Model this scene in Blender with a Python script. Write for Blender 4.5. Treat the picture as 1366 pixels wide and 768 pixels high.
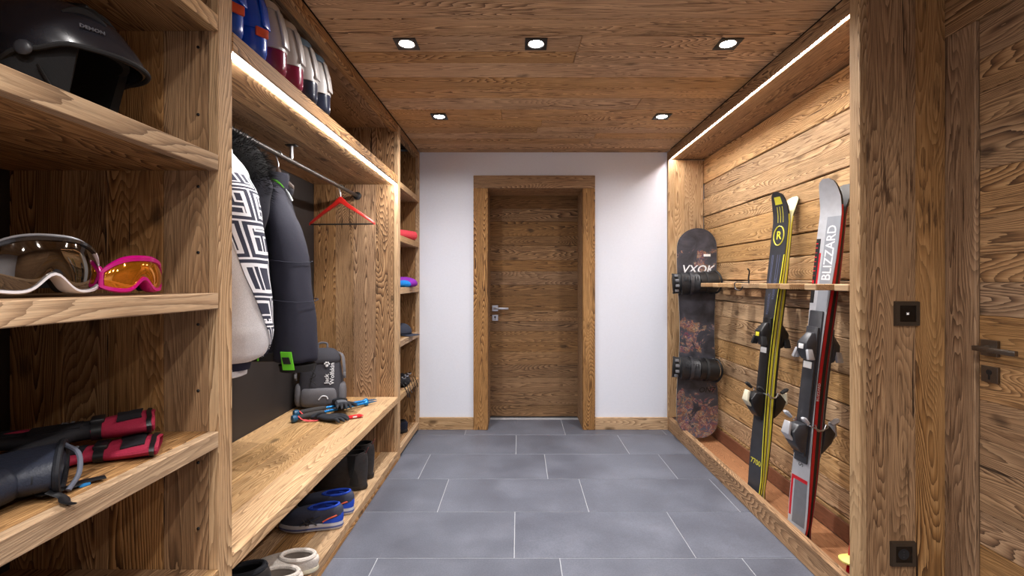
import bpy, bmesh, math, random
from mathutils import Vector, Matrix, Euler, noise
R = math.radians
random.seed(7)
for o in list(bpy.data.objects):
    bpy.data.objects.remove(o)
SC = bpy.context.scene
COL = SC.collection

# ------------------------------------------------------------------ camera
CAM_H = 1.215
cd = bpy.data.cameras.new('camera'); cam = bpy.data.objects.new('camera', cd); COL.objects.link(cam)
cam.location = (0, 0, CAM_H); cam.rotation_euler = (R(90), 0, 0)
cd.sensor_width = 36; cd.lens = 16; cd.shift_x = -9/1366; cd.shift_y = -9/1366
cd.clip_start = 0.02
SC.camera = cam
# ------------------------------------------------------------------ world and exposure
wd = bpy.data.worlds.new('world'); SC.world = wd; wd.use_nodes = True
wd.node_tree.nodes['Background'].inputs[0].default_value = (0.9, 0.95, 1, 1)
wd.node_tree.nodes['Background'].inputs[1].default_value = 0.05
vs = SC.view_settings
vs.view_transform = 'Standard'; vs.look = 'None'; vs.gamma = 1; vs.use_curve_mapping = False
vs.exposure = 0.75
LED_STRENGTH = 66.0      # LED strips
SPOT_POWER = 47.0        # each ceiling downlight

# ------------------------------------------------------------------ material helpers
class NT:
    def __init__(s, name):
        s.m = bpy.data.materials.new(name); s.m.use_nodes = True
        s.t = s.m.node_tree; s.n = s.t.nodes; s.l = s.t.links
        s.b = s.n['Principled BSDF']
    def node(s, typ, **kw):
        n = s.n.new(typ)
        for k, v in kw.items():
            if k.startswith('i_'):
                key = k[2:]
                key = int(key) if key.isdigit() else key
                s.set(n.inputs[key], v)
            else: setattr(n, k, v)
        return n
    def set(s, inp, v):
        if isinstance(v, bpy.types.NodeSocket): s.l.new(v, inp)
        else: inp.default_value = v
    def math(s, op, a, b=0.0, c=None, clamp=False):
        n = s.n.new('ShaderNodeMath'); n.operation = op; n.use_clamp = clamp
        s.set(n.inputs[0], a); s.set(n.inputs[1], b)
        if c is not None: s.set(n.inputs[2], c)
        return n.outputs[0]
    def mix(s, f, a, b, blend='MIX'):
        n = s.n.new('ShaderNodeMix'); n.data_type = 'RGBA'; n.blend_type = blend
        s.set(n.inputs[0], f); s.set(n.inputs[6], a); s.set(n.inputs[7], b)
        return n.outputs[2]
    def ramp(s, f, stops):
        n = s.n.new('ShaderNodeValToRGB'); s.set(n.inputs[0], f)
        e = n.color_ramp.elements
        while len(e) < len(stops): e.new(0.5)
        for q, (p, c) in zip(e, stops):
            q.position = p; q.color = c if len(c) == 4 else (*c, 1)
        return n.outputs[0]
    def noise(s, vec, scale, detail=3, rough=0.55, dist=0.0, fac=True):
        n = s.node('ShaderNodeTexNoise', i_Scale=scale, i_Detail=detail, i_Roughness=rough, i_Distortion=dist)
        s.l.new(vec, n.inputs['Vector'])
        return n.outputs[0] if fac else n.outputs[1]
    def scale(s, vec, v):
        n = s.node('ShaderNodeVectorMath', operation='MULTIPLY'); s.l.new(vec, n.inputs[0]); n.inputs[1].default_value = v
        return n.outputs[0]
    def bump(s, h, strength, dist=0.002):
        n = s.node('ShaderNodeBump'); n.inputs['Strength'].default_value = strength; n.inputs['Distance'].default_value = dist
        s.l.new(h, n.inputs['Height']); s.l.new(n.outputs[0], s.b.inputs['Normal'])
    def obj_vec(s, rnd=True):
        tc = s.node('ShaderNodeTexCoord').outputs['Object']
        if not rnd: return tc
        oi = s.node('ShaderNodeObjectInfo').outputs['Random']
        k = s.math('MULTIPLY', oi, 57.0)
        cmb = s.node('ShaderNodeCombineXYZ'); s.l.new(k, cmb.inputs[0])
        s.l.new(s.math('MULTIPLY', oi, 31.0), cmb.inputs[1]); s.l.new(s.math('MULTIPLY', oi, 83.0), cmb.inputs[2])
        a = s.node('ShaderNodeVectorMath', operation='ADD'); s.l.new(tc, a.inputs[0]); s.l.new(cmb.outputs[0], a.inputs[1])
        return a.outputs[0]

def srgb(r, g, b):
    f = lambda c: (c/255/12.92) if c/255 <= 0.04045 else ((c/255+0.055)/1.055)**2.4
    return (f(r), f(g), f(b), 1)

MATS = {}
def plain(name, col, rough=0.5, metal=0.0, var=0.12, vscale=40, bump=0.15, coat=0.0, sheen=0.0):
    """simple procedural material: base colour with fine noise variation and relief"""
    if name in MATS: return MATS[name]
    t = NT(name); v = t.obj_vec()
    n = t.noise(v, vscale, 4)
    lo = tuple(c*(1-var) for c in col[:3]) + (1,); hi = tuple(min(1, c*(1+var)) for c in col[:3]) + (1,)
    t.l.new(t.ramp(n, [(0.3, lo), (0.7, hi)]), t.b.inputs['Base Color'])
    t.b.inputs['Roughness'].default_value = rough; t.b.inputs['Metallic'].default_value = metal
    t.b.inputs['Coat Weight'].default_value = coat; t.b.inputs['Sheen Weight'].default_value = sheen
    if bump: t.bump(n, bump, 0.002)
    MATS[name] = t.m
    return t.m
def fabric(name, col, rough=0.85, weave=900, fold=18, bump=0.35):
    if name in MATS: return MATS[name]
    t = NT(name); v = t.obj_vec()
    w = t.noise(v, weave, 2); f = t.noise(v, fold, 3)
    lo = tuple(c*0.82 for c in col[:3]) + (1,); hi = tuple(min(1, c*1.15) for c in col[:3]) + (1,)
    t.l.new(t.ramp(w, [(0.3, lo), (0.7, hi)]), t.b.inputs['Base Color'])
    t.b.inputs['Roughness'].default_value = rough; t.b.inputs['Specular IOR Level'].default_value = 0.25
    t.bump(t.math('ADD', t.math('MULTIPLY', f, 1.0), t.math('MULTIPLY', w, 0.12)), bump, 0.006)
    MATS[name] = t.m
    return t.m
def wood(name, axis, light, mid, dark, contrast=1.0, knots=1.0, rough=0.72, bump=0.5, band=56.0):
    """reclaimed softwood; grain runs along the given axis; contour bands of a stretched noise give cathedral figure"""
    if name in MATS: return MATS[name]
    t = NT(name); v = t.obj_vec()
    g = {'x': (1, 0, 0), 'y': (0, 1, 0), 'z': (0, 0, 1)}[axis]
    def sv(along, across): return tuple(along if a else across for a in g)
    low = t.noise(t.scale(v, sv(0.85, 7.5)), 1.0, 1.5, 0.4, 0.25)
    wob = t.noise(t.scale(v, sv(5, 45)), 1.0, 3, 0.6)
    c = t.math('ADD', t.math('MULTIPLY', low, band), t.math('MULTIPLY', wob, 1.1))
    fr = t.math('FRACT', c)
    ring = t.math('POWER', fr, 1.6)                    # early wood to late wood, sharp edge
    ring = t.math('SUBTRACT', ring, t.math('GREATER_THAN', fr, 0.97), clamp=True)
    fib = t.noise(t.scale(v, sv(6, 260)), 1.0, 3, 0.65)
    blot = t.noise(t.scale(v, sv(1.3, 4.0)), 1.0, 3, 0.5)
    # colour
    col = t.ramp(ring, [(0.0, light), (0.4, mid), (0.88, dark)])
    flat = t.ramp(blot, [(0.3, mid), (0.7, light)])
    bandmask = t.ramp(t.noise(t.scale(v, sv(0.7, 5)), 1.0, 2), [(0.38, (0, 0, 0)), (0.62, (1, 1, 1))])
    col = t.mix(t.math('ADD', t.math('MULTIPLY', bandmask, 0.60*contrast), 0.34*contrast, clamp=True), flat, col)
    col = t.mix(t.math('MULTIPLY', t.ramp(fib, [(0.35, (1, 1, 1)), (0.55, (0, 0, 0))]), 0.40*contrast), col, dark)
    # per board tone
    oi = t.node('ShaderNodeObjectInfo').outputs['Random']
    hs = t.node('ShaderNodeHueSaturation'); t.l.new(col, hs.inputs['Color'])
    t.l.new(t.math('ADD', t.math('MULTIPLY', oi, 0.28), 0.86), hs.inputs['Value'])
    t.l.new(t.math('ADD', t.math('MULTIPLY', t.math('FRACT', t.math('MULTIPLY', oi, 17.3)), 0.25), 0.86), hs.inputs['Saturation'])
    col = hs.outputs[0]
    # short dark resin and weather streaks
    st = t.noise(t.scale(v, sv(7.0, 95)), 1.0, 4, 0.62, 0.3)
    stm = t.math('MULTIPLY', t.ramp(st, [(0.54, (0, 0, 0)), (0.66, (1, 1, 1))]), t.ramp(t.noise(t.scale(v, sv(2.2, 9)), 1.0, 2), [(0.4, (0.15, 0.15, 0.15)), (0.6, (1, 1, 1))]))
    col = t.mix(t.math('MULTIPLY', stm, 0.75*contrast, clamp=True), col, dark)
    # splits and checks
    cr = t.noise(t.scale(v, sv(1.6, 55)), 1.0, 3, 0.6, 0.2)
    crm = t.ramp(cr, [(0.685, (0, 0, 0)), (0.72, (1, 1, 1))])
    col = t.mix(t.math('MULTIPLY', crm, 0.85*contrast, clamp=True), col, tuple(q*0.28 for q in dark[:3])+(1,))
    # knots
    vo = t.node('ShaderNodeTexVoronoi', i_Scale=1.0); vo.feature = 'F1'
    wv = t.node('ShaderNodeVectorMath', operation='ADD')
    t.l.new(t.scale(v, sv(3.2, 6.5)), wv.inputs[0]); t.l.new(t.scale(t.noise(t.scale(v, sv(20, 20)), 1.0, 2, fac=False), (0.12, 0.12, 0.12)), wv.inputs[1])
    t.l.new(wv.outputs[0], vo.inputs['Vector'])
    sep = t.node('ShaderNodeSeparateColor'); t.l.new(vo.outputs['Color'], sep.inputs[0])
    km = t.math('MULTIPLY', t.ramp(vo.outputs['Distance'], [(0.06, (1, 1, 1)), (0.16, (0, 0, 0))]), t.math('GREATER_THAN', sep.outputs[0], 0.45))
    col = t.mix(t.math('MULTIPLY', km, 0.72*knots, clamp=True), col, tuple(q*0.4 for q in dark[:3])+(1,))
    t.l.new(col, t.b.inputs['Base Color'])
    t.b.inputs['Roughness'].default_value = rough; t.b.inputs['Specular IOR Level'].default_value = 0.3
    h = t.math('SUBTRACT', t.math('ADD', t.math('MULTIPLY', ring, 0.5), t.math('MULTIPLY', fib, 0.7)), t.math('MULTIPLY', crm, 1.2))
    t.bump(h, bump, 0.0022)
    MATS[name] = t.m
    return t.m
def emit(name, col, strength):
    if name in MATS: return MATS[name]
    t = NT(name)
    t.b.inputs['Base Color'].default_value = col; t.b.inputs['Emission Color'].default_value = col
    t.b.inputs['Emission Strength'].default_value = strength
    MATS[name] = t.m
    return t.m

L1, M1, D1 = srgb(192, 152, 108), srgb(148, 109, 72), srgb(68, 44, 26)      # old brown wood
L2, M2, D2 = srgb(210, 176, 134), srgb(180, 143, 102), srgb(108, 77, 48)    # paler sawn wood
WX = wood('old_wood_across', 'x', L1, M1, D1); WY = wood('old_wood_along', 'y', L1, M1, D1); WZ = wood('old_wood_upright', 'z', L1, M1, D1, 1.15)
PX = wood('pale_wood_across', 'x', L2, M2, D2, 0.8); PY = wood('pale_wood_along', 'y', L2, M2, D2, 0.8); PZ = wood('pale_wood_upright', 'z', L2, M2, D2, 0.8)
CX = wood('ceiling_wood', 'x', srgb(222, 180, 132), srgb(188, 144, 98), srgb(88, 58, 34), 1.15)
DX = wood('door_wood', 'x', srgb(158, 122, 84), srgb(122, 89, 58), srgb(60, 40, 24), 1.1)
NY = wood('niche_wood', 'y', srgb(212, 176, 132), srgb(184, 145, 100), srgb(92, 62, 36), 1.05, 0.8)
OY = wood('orange_floor_wood', 'y', srgb(194, 142, 102), srgb(172, 118, 80), srgb(118, 74, 46), 0.7, rough=0.35, bump=0.15)
RY = wood('red_brown_skirting_wood', 'y', srgb(138, 84, 54), srgb(120, 70, 44), srgb(84, 46, 28), 0.5, 0.3, rough=0.45, bump=0.15)
BLACKPANEL = plain('dark_back_panel_paint', srgb(44, 40, 40), 0.55, var=0.1, vscale=8, bump=0.03)
GAP = plain('dark_gap', srgb(30, 22, 16), 0.9)

# ------------------------------------------------------------------ mesh helpers
def link(name, me, mat=None, parent=None, loc=(0, 0, 0), rot=(0, 0, 0)):
    o = bpy.data.objects.new(name, me); COL.objects.link(o)
    if mat is not None and me is not None:
        me.materials.clear(); me.materials.append(mat)
    o.location = loc; o.rotation_euler = rot
    if parent is not None: o.parent = parent
    return o
def tag(o, label=None, cat=None, group=None, kind=None):
    if label: o['label'] = label
    if cat: o['category'] = cat
    if group: o['group'] = group
    if kind: o['kind'] = kind
    return o
def thing(name, label, cat, loc=(0, 0, 0), rot=(0, 0, 0), group=None, kind=None):
    o = bpy.data.objects.new(name, None); COL.objects.link(o); o.empty_display_size = 0.05
    o.location = loc; o.rotation_euler = rot
    return tag(o, label, cat, group, kind)
def box_mesh(name, sx, sy, sz, bev=0.002):
    bm = bmesh.new(); bmesh.ops.create_cube(bm, size=1)
    for v in bm.verts: v.co.x *= sx; v.co.y *= sy; v.co.z *= sz
    if bev: bmesh.ops.bevel(bm, geom=list(bm.edges), offset=min(bev, 0.3*min(sx, sy, sz)), segments=1, affect='EDGES')
    me = bpy.data.meshes.new(name); bm.to_mesh(me); bm.free()
    return me
def board(name, x, y, z, mat, parent=None, bev=0.002):
    """axis aligned board given world extents"""
    me = box_mesh(name, x[1]-x[0], y[1]-y[0], z[1]-z[0], bev)
    c = Vector(((x[0]+x[1])/2, (y[0]+y[1])/2, (z[0]+z[1])/2))
    if parent is not None:
        p = parent; off = Vector()
        while p is not None: off += p.location; p = p.parent
        c -= off
    return link(name, me, mat, parent, c)
def lerp(a, b, t): return a+(b-a)*t
def interp(tab, t):
    """piecewise linear with smoothing: tab = [(t, v or tuple)]"""
    if t <= tab[0][0]: return tab[0][1]
    for (t0, a), (t1, b) in zip(tab, tab[1:]):
        if t <= t1:
            k = (t-t0)/(t1-t0); k = k*k*(3-2*k)
            return tuple(lerp(p, q, k) for p, q in zip(a, b)) if isinstance(a, tuple) else lerp(a, b, k)
    return tab[-1][1]
def catmull(pts, n):
    pts = [Vector(p) for p in pts]; out = []
    P = [pts[0]*2-pts[1]] + pts + [pts[-1]*2-pts[-2]]
    for i in range(1, len(P)-2):
        for k in range(n):
            t = k/n; a, b, c, d = P[i-1], P[i], P[i+1], P[i+2]
            out.append(0.5*((2*b)+(c-a)*t+(2*a-5*b+4*c-d)*t*t+(3*b-a-3*c+d)*t**3))
    out.append(pts[-1])
    return out
class MB:
    def __init__(s): s.v = []; s.f = []
    def loft(s, rings, cap0=True, cap1=True, closed=True):
        n = len(rings[0]); b = len(s.v)
        for r in rings: s.v += [Vector(p) for p in r]
        for i in range(len(rings)-1):
            for j in range(n if closed else n-1):
                k = (j+1) % n
                s.f.append((b+i*n+j, b+i*n+k, b+(i+1)*n+k, b+(i+1)*n+j))
        if closed and cap0: s.f.append(tuple(b+j for j in reversed(range(n))))
        if closed and cap1: s.f.append(tuple(b+(len(rings)-1)*n+j for j in range(n)))
        return s
    def tube(s, path, rad, n=8, flat=None, cap=True):
        """tube along a path; rad number or list; flat=(scale_a, scale_b) squashes the section"""
        path = [Vector(p) for p in path]; m = len(path)
        if not isinstance(rad, (list, tuple)): rad = [rad]*m
        up = Vector((0, 0, 1)); rings = []; prev = None
        for i, p in enumerate(path):
            d = (path[min(i+1, m-1)]-path[max(i-1, 0)]).normalized()
            if prev is None:
                a = d.cross(up)
                if a.length < 0.1: a = d.cross(Vector((0, 1, 0)))
            else:
                a = prev - d*prev.dot(d)
            a.normalize(); prev = a; c = d.cross(a)
            fa, fb = flat or (1, 1)
            rings.append([p + a*(rad[i]*fa*math.cos(2*math.pi*j/n)) + c*(rad[i]*fb*math.sin(2*math.pi*j/n)) for j in range(n)])
        return s.loft(rings, cap, cap)
    def box(s, c, size, M=None):
        b = len(s.v); c = Vector(c)
        for i in range(8):
            p = Vector(((-1, 1)[i & 1]*size[0]/2, (-1, 1)[i >> 1 & 1]*size[1]/2, (-1, 1)[i >> 2]*size[2]/2))
            if M is not None: p = M @ p
            s.v.append(p+c)
        for q in ((0, 2, 3, 1), (4, 5, 7, 6), (0, 1, 5, 4), (2, 6, 7, 3), (0, 4, 6, 2), (1, 3, 7, 5)): s.f.append(tuple(b+i for i in q))
        return s
    def ell(s, c, r, n=12, m=8, M=None):
        c = Vector(c); rings = []
        for i in range(1, m):
            a = math.pi*i/m; ring = []
            for j in range(n):
                b = 2*math.pi*j/n
                p = Vector((r[0]*math.sin(a)*math.cos(b), r[1]*math.sin(a)*math.sin(b), -r[2]*math.cos(a)))
                if M is not None: p = M @ p
                ring.append(c+p)
            rings.append(ring)
        return s.loft(rings)
    def prism(s, outline, z0, z1, fn=None):
        """outline (x, y) extruded from z0 to z1"""
        g = fn or (lambda x, y, z: (x, y, z))
        return s.loft([[g(x, y, z0) for x, y in outline], [g(x, y, z1) for x, y in outline]])
    def grid(s, fn, nu, nv, closed_u=False):
        b = len(s.v)
        for i in range(nv+1):
            for j in range(nu if closed_u else nu+1): s.v.append(Vector(fn(j/nu, i/nv)))
        w = nu if closed_u else nu+1
        for i in range(nv):
            for j in range(nu):
                k = (j+1) % w
                s.f.append((b+i*w+j, b+i*w+k, b+(i+1)*w+k, b+(i+1)*w+j))
        return s
    def wrinkle(s, amp, freq, seed=0, sc=(1, 1, 1)):
        for v in s.v:
            p = Vector((v.x*sc[0], v.y*sc[1], v.z*sc[2]))*freq + Vector((seed, seed*1.7, -seed))
            v += noise.noise_vector(p)*amp
        return s
    def build(s, name, mat, parent=None, loc=(0, 0, 0), rot=(0, 0, 0), smooth=True, bevel=0, sub=0, solid=0, remesh=0, soft=0, solid_off=-1):
        me = bpy.data.meshes.new(name); me.from_pydata([tuple(v) for v in s.v], [], s.f); me.update()
        bm = bmesh.new(); bm.from_mesh(me); bmesh.ops.recalc_face_normals(bm, faces=bm.faces); bm.to_mesh(me); bm.free()
        o = link(name, me, mat, parent, loc, rot)
        if smooth:
            for p in me.polygons: p.use_smooth = True
        if remesh:
            m = o.modifiers.new('r', 'REMESH'); m.mode = 'VOXEL'; m.voxel_size = remesh; m.use_smooth_shade = True
            m = o.modifiers.new('s', 'SMOOTH'); m.factor = 0.5; m.iterations = soft or 4
        if solid:
            m = o.modifiers.new('t', 'SOLIDIFY'); m.thickness = solid; m.offset = solid_off
        if bevel:
            m = o.modifiers.new('b', 'BEVEL'); m.width = bevel; m.segments = 2; m.limit_method = 'ANGLE'; m.angle_limit = R(35)
        if sub:
            m = o.modifiers.new('d', 'SUBSURF'); m.levels = sub; m.render_levels = sub
        elif smooth and not remesh:
            m = o.modifiers.new('e', 'EDGE_SPLIT'); m.split_angle = R(42)
        return o
def ring(cx, cy, cz, rx, ry, n=16, ax='z', pw=2.0, ph=0.0):
    """superellipse ring round an axis"""
    out = []
    for j in range(n):
        a = 2*math.pi*j/n + ph; c, s_ = math.cos(a), math.sin(a)
        u = rx*math.copysign(abs(c)**(2/pw), c); v = ry*math.copysign(abs(s_)**(2/pw), s_)
        out.append({'z': (cx+u, cy+v, cz), 'x': (cx, cy+u, cz+v), 'y': (cx+u, cy, cz+v)}[ax])
    return out
def text(name, s, size, mat, parent, M, extrude=0.0004, bold=0.0, align='CENTER'):
    """flat lettering as mesh; local text plane x right, y up, z out"""
    cu = bpy.data.curves.new(name, 'FONT'); cu.body = s; cu.size = size; cu.extrude = extrude; cu.offset = bold
    cu.align_x = align; cu.align_y = 'CENTER'; cu.resolution_u = 3
    t = bpy.data.objects.new(name, cu); COL.objects.link(t)
    dg = bpy.context.evaluated_depsgraph_get()
    me = bpy.data.meshes.new_from_object(t.evaluated_get(dg)); bpy.data.objects.remove(t)
    me.name = name; me.transform(M)
    return link(name, me, mat, parent)
def frame(o, x, y, z):
    """matrix from origin and three axes"""
    m = Matrix.Identity(4)
    for i, a in enumerate((x, y, z)):
        for k in range(3): m[k][i] = a[k]
    for k in range(3): m[k][3] = o[k]
    return m

# ================================================================== THE SETTING
XF = -0.815      # front plane of the left shelving
XB = -1.385      # its back panel
XN = 1.22        # front plane of the ski alcove
XNB = 1.515      # plank wall at its back
YW = 3.744       # white end wall
ZC = 2.276       # ceiling
YR = -1.7        # wall behind the camera
XR = 1.524       # right wall with the second door
YP = 1.623       # pillar face toward the camera

# floor tiles: 80 x 40 cm, three offsets in turn, light joints
grout = plain('pale_grout', srgb(168, 170, 176), 0.85, vscale=120)
t = NT('slate_grey_tile'); v = t.obj_vec()
n1 = t.noise(v, 3.5, 4, 0.6); n2 = t.noise(v, 140, 3, 0.7); n3 = t.noise(v, 420, 2)
oi = t.node('ShaderNodeObjectInfo').outputs['Random']
c = t.ramp(t.math('ADD', t.math('MULTIPLY', n1, 0.6), t.math('MULTIPLY', n2, 0.4)), [(0.3, srgb(78, 81, 92)), (0.5, srgb(94, 98, 110)), (0.72, srgb(114, 118, 131))])
hs = t.node('ShaderNodeHueSaturation'); t.l.new(c, hs.inputs['Color']); t.l.new(t.math('ADD', t.math('MULTIPLY', oi, 0.14), 0.92), hs.inputs['Value'])
c = t.mix(t.ramp(n3, [(0.62, (0, 0, 0)), (0.75, (0.5, 0.5, 0.5))]), hs.outputs[0], srgb(58, 60, 68))
t.l.new(c, t.b.inputs['Base Color']); t.b.inputs['Roughness'].default_value = 0.42
t.l.new(t.ramp(n1, [(0.3, (0.36, 0.36, 0.36)), (0.7, (0.52, 0.52, 0.52))]), t.b.inputs['Roughness'])
t.bump(t.math('ADD', n2, n3), 0.18, 0.0015)
TILE = t.m
floor = board('floor', (-1.6, 1.9), (YR-0.1, 4.15), (-0.06, -0.002), grout); tag(floor, 'dark grey tiled floor with pale joints', 'floor', kind='structure')
OFFS = {0: -0.62, 1: -0.02, 2: -0.43}
for r in range(-9, 6):
    y0 = 2.0 + 0.4*(r-1); y1 = y0+0.4
    off = OFFS[r % 3]
    for k in range(-3, 4):
        x0 = max(off+0.8*k, -0.86); x1 = min(off+0.8*(k+1), 1.56)
        yy0, yy1 = max(y0, YR), min(y1, 4.1)
        if x1-x0 < 0.02 or yy1-yy0 < 0.02: continue
        dz = random.uniform(-0.0003, 0.0003)
        board('tile', (x0+0.0018, x1-0.0018), (yy0+0.0018, yy1-0.0018), (-0.012, dz), TILE, floor, 0.0012)

# ceiling: planks across the room
ceiling = board('ceiling', (-1.5, 1.75), (YR-0.1, 4.15), (ZC+0.022, ZC+0.1), GAP); tag(ceiling, 'ceiling of old brown planks laid across the room', 'ceiling', kind='structure')
y = YR
while y < YW-0.01:
    w = random.choice((0.11, 0.125, 0.14, 0.16, 0.18)); y1 = min(y+w, YW)
    if YW-y1 < 0.06: y1 = YW
    d = random.uniform(-0.0015, 0.002)
    xs = [XF, XN] if random.random() < 0.55 else [XF, random.uniform(-0.2, 0.8), XN]
    if y < YP-0.1: xs[-1] = XR+0.05
    for a, b in zip(xs, xs[1:]):
        board('ceiling_plank', (a+0.0008, b-0.0008), (y+0.0012, y1-0.0012), (ZC-d, ZC+0.021), CX, ceiling, 0.003)
    y = y1

# end wall: white plaster round the door recess, baseboard
plaster = plain('white_plaster', srgb(224, 228, 240), 0.85, var=0.015, vscale=60, bump=0.06)
DX0, DX1, DZ = -0.253, 0.524, 1.974      # clear door opening
wall = MB()
for x, z in (((-1.5, DX0-0.02), (0, 2.3)), ((DX1+0.02, 1.75), (0, 2.3)), ((DX0-0.02, DX1+0.02), (DZ+0.02, 2.3))):
    wall.box(((x[0]+x[1])/2, YW+0.15, (z[0]+z[1])/2), (x[1]-x[0], 0.3, z[1]-z[0]))
tag(wall.build('wall_back', plaster, smooth=False), 'white plastered end wall around the plank door', 'wall', kind='structure')
for nm, x in (('baseboard_left', (XF-0.01, DX0-0.117)), ('baseboard_right', (DX1+0.1, XN+0.01))):
    tag(board(nm, x, (YW-0.02, YW+0.002), (0, 0.098), PX), 'low wooden skirting board at the foot of the white wall', 'baseboard', kind='structure')

# door 1 at the end of the room, set deep in the wall
door = thing('door_1', 'old plank door in a deep wooden frame in the white end wall', 'door', (0.135, 4.05, 0), kind='structure')
zs = [0.012]
while zs[-1] < DZ-0.005:
    h = random.choice((0.085, 0.1, 0.115, 0.13)); z1 = zs[-1]+h
    if DZ-z1 < 0.07: z1 = DZ+0.01
    zs.append(z1)
for a, b in zip(zs, zs[1:]):
    d = random.uniform(-0.0012, 0.0012)
    board('door_plank', (DX0-0.015, DX1+0.015), (4.05+d, 4.09), (a+0.0006, b-0.0006), DX, door, 0.0012)
for nm, x, z in (('casing', (DX0-0.117, DX0), (0, DZ)), ('casing', (DX1, DX1+0.1), (0, DZ))):
    board(nm, x, (YW-0.028, YW+0.02), z, WZ, door, 0.003)
board('casing', (DX0-0.117, DX1+0.1), (YW-0.028, YW+0.02), (DZ+0.001, 2.079), WX, door, 0.003)
for x in ((DX0-0.02, DX0-0.001), (DX1+0.001, DX1+0.02)): board('reveal', x, (YW+0.021, 4.10), (0, DZ+0.02), WZ, door, 0.001)
board('reveal', (DX0-0.001, DX1+0.001), (YW+0.021, 4.05), (DZ, DZ+0.019), WX, door, 0.001)
steel = plain('brushed_steel', srgb(190, 192, 198), 0.3, 1.0, var=0.05, vscale=300, bump=0.03)
dullsteel = plain('dull_bronze_steel', srgb(120, 112, 104), 0.4, 1.0, var=0.06, vscale=300, bump=0.03)
black_plastic = plain('black_plastic', srgb(24, 24, 26), 0.45, var=0.1, vscale=200, bump=0.05)
def door_hardware(parent, mat, M):
    """local: x along the door, z up, -y out of the door"""
    h = MB().box((0, -0.006, 0), (0.052, 0.012, 0.052)); h.v = [M @ p for p in h.v]; rose = h.build('handle_rose', mat, parent, smooth=False, bevel=0.001)
    h = MB().tube([(0, -0.012, 0), (0, -0.05, 0)], 0.009, 12).box((0.055, -0.052, 0), (0.13, 0.012, 0.016)); h.v = [M @ p for p in h.v]; h.build('lever_handle', mat, parent, bevel=0.001)
    h = MB().box((0, -0.005, -0.085), (0.052, 0.010, 0.052)); h.v = [M @ p for p in h.v]; esc = h.build('escutcheon', mat, parent, smooth=False, bevel=0.001)
    h = MB().tube([(0, -0.009, -0.078), (0, -0.0112, -0.078)], 0.009, 12).box((0, -0.0105, -0.092), (0.005, 0.0015, 0.02)); h.v = [M @ p for p in h.v]; h.build('keyhole', black_plastic, esc)
door_hardware(door, steel, Matrix.Translation((-0.218-0.135+0.008, 0.0, 0.975)))

# right side: alcove back wall of horizontal planks
wr = board('wall_right', (XNB+0.028, XNB+0.14), (YP+0.04, YW), (0, 2.3), GAP); tag(wr, 'plank wall at the back of the ski alcove', 'wall', kind='structure')
z = 0.02
hs_ = [0.10, 0.13, 0.12, 0.16, 0.11, 0.14, 0.17, 0.12, 0.15, 0.13, 0.12, 0.16, 0.11, 0.15, 0.12, 0.2]
for i, h in enumerate(hs_):
    z1 = min(z+h, 2.215)
    if z1-z < 0.03: break
    d = random.uniform(-0.004, 0.004)
    me = box_mesh('wall_plank', 0.027, YW-YP-0.06, z1-z-0.004, 0.004)
    bm = bmesh.new(); bm.from_mesh(me)          # uneven, waney plank edges
    bmesh.ops.subdivide_edges(bm, edges=[e for e in bm.edges if abs((e.verts[0].co-e.verts[1].co).y) > 0.5], cuts=14)
    for q in bm.verts: q.co.z += 0.006*noise.noise(Vector((q.co.y*3.1, i*3.7+(q.co.z > 0)*9, 0)))*(1 if abs(q.co.y) < 1.2 else 0)
    bm.to_mesh(me); bm.free()
    link('wall_plank', me, NY, wr, Vector((XNB+0.0135+d, (YP+0.04+YW)/2, (z+z1)/2))-wr.location)
    z = z1

alc = thing('ski_alcove', 'open wooden ski alcove with kerb, end panels and lit soffit', 'alcove', (1.37, 2.7, 0))
KZ = 0.105
board('kerb', (XN, XN+0.036), (YP+0.055, YW), (0, KZ), WY, alc, 0.003)
board('floor_board', (XN+0.037, XNB-0.02), (YP+0.055, YW-0.03), (0.001, 0.02), OY, alc, 0.001)
board('skirting', (XNB-0.019, XNB-0.006), (YP+0.055, YW-0.03), (0.021, 0.105), RY, alc, 0.001)
for a, b in ((XN, XN+0.135), (XN+0.136, XNB-0.008)): board('end_panel', (a, b), (YW-0.03, YW-0.001), (0.021 if a > XN else KZ+0.001, 2.205), PZ, alc)
board('soffit', (XN+0.036, XNB+0.02), (YP+0.055, YW-0.001), (2.213, 2.25), WY, alc, 0.001)
board('fascia', (XN, XN+0.012), (YP+0.055, YW-0.001), (2.206, ZC-0.003), WY, alc, 0.001)
# pillar between alcove and second door: boards on edge
pil = thing('wood_pillar', 'boxed pillar of upright old boards beside the ski alcove', 'pillar', (1.37, YP+0.03, 0))
board('corner_board', (XN-0.002, XN+0.022), (YP+0.001, YP+0.054), (0, ZC-0.003), PZ, pil, 0.002)
board('upright_board', (XN+0.0225, 1.416), (YP, YP+0.052), (0, ZC-0.003), WZ, pil, 0.002)
board('upright_board', (1.418, 1.5235), (YP+0.002, YP+0.052), (0, ZC-0.003), WZ, pil, 0.002)
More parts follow.
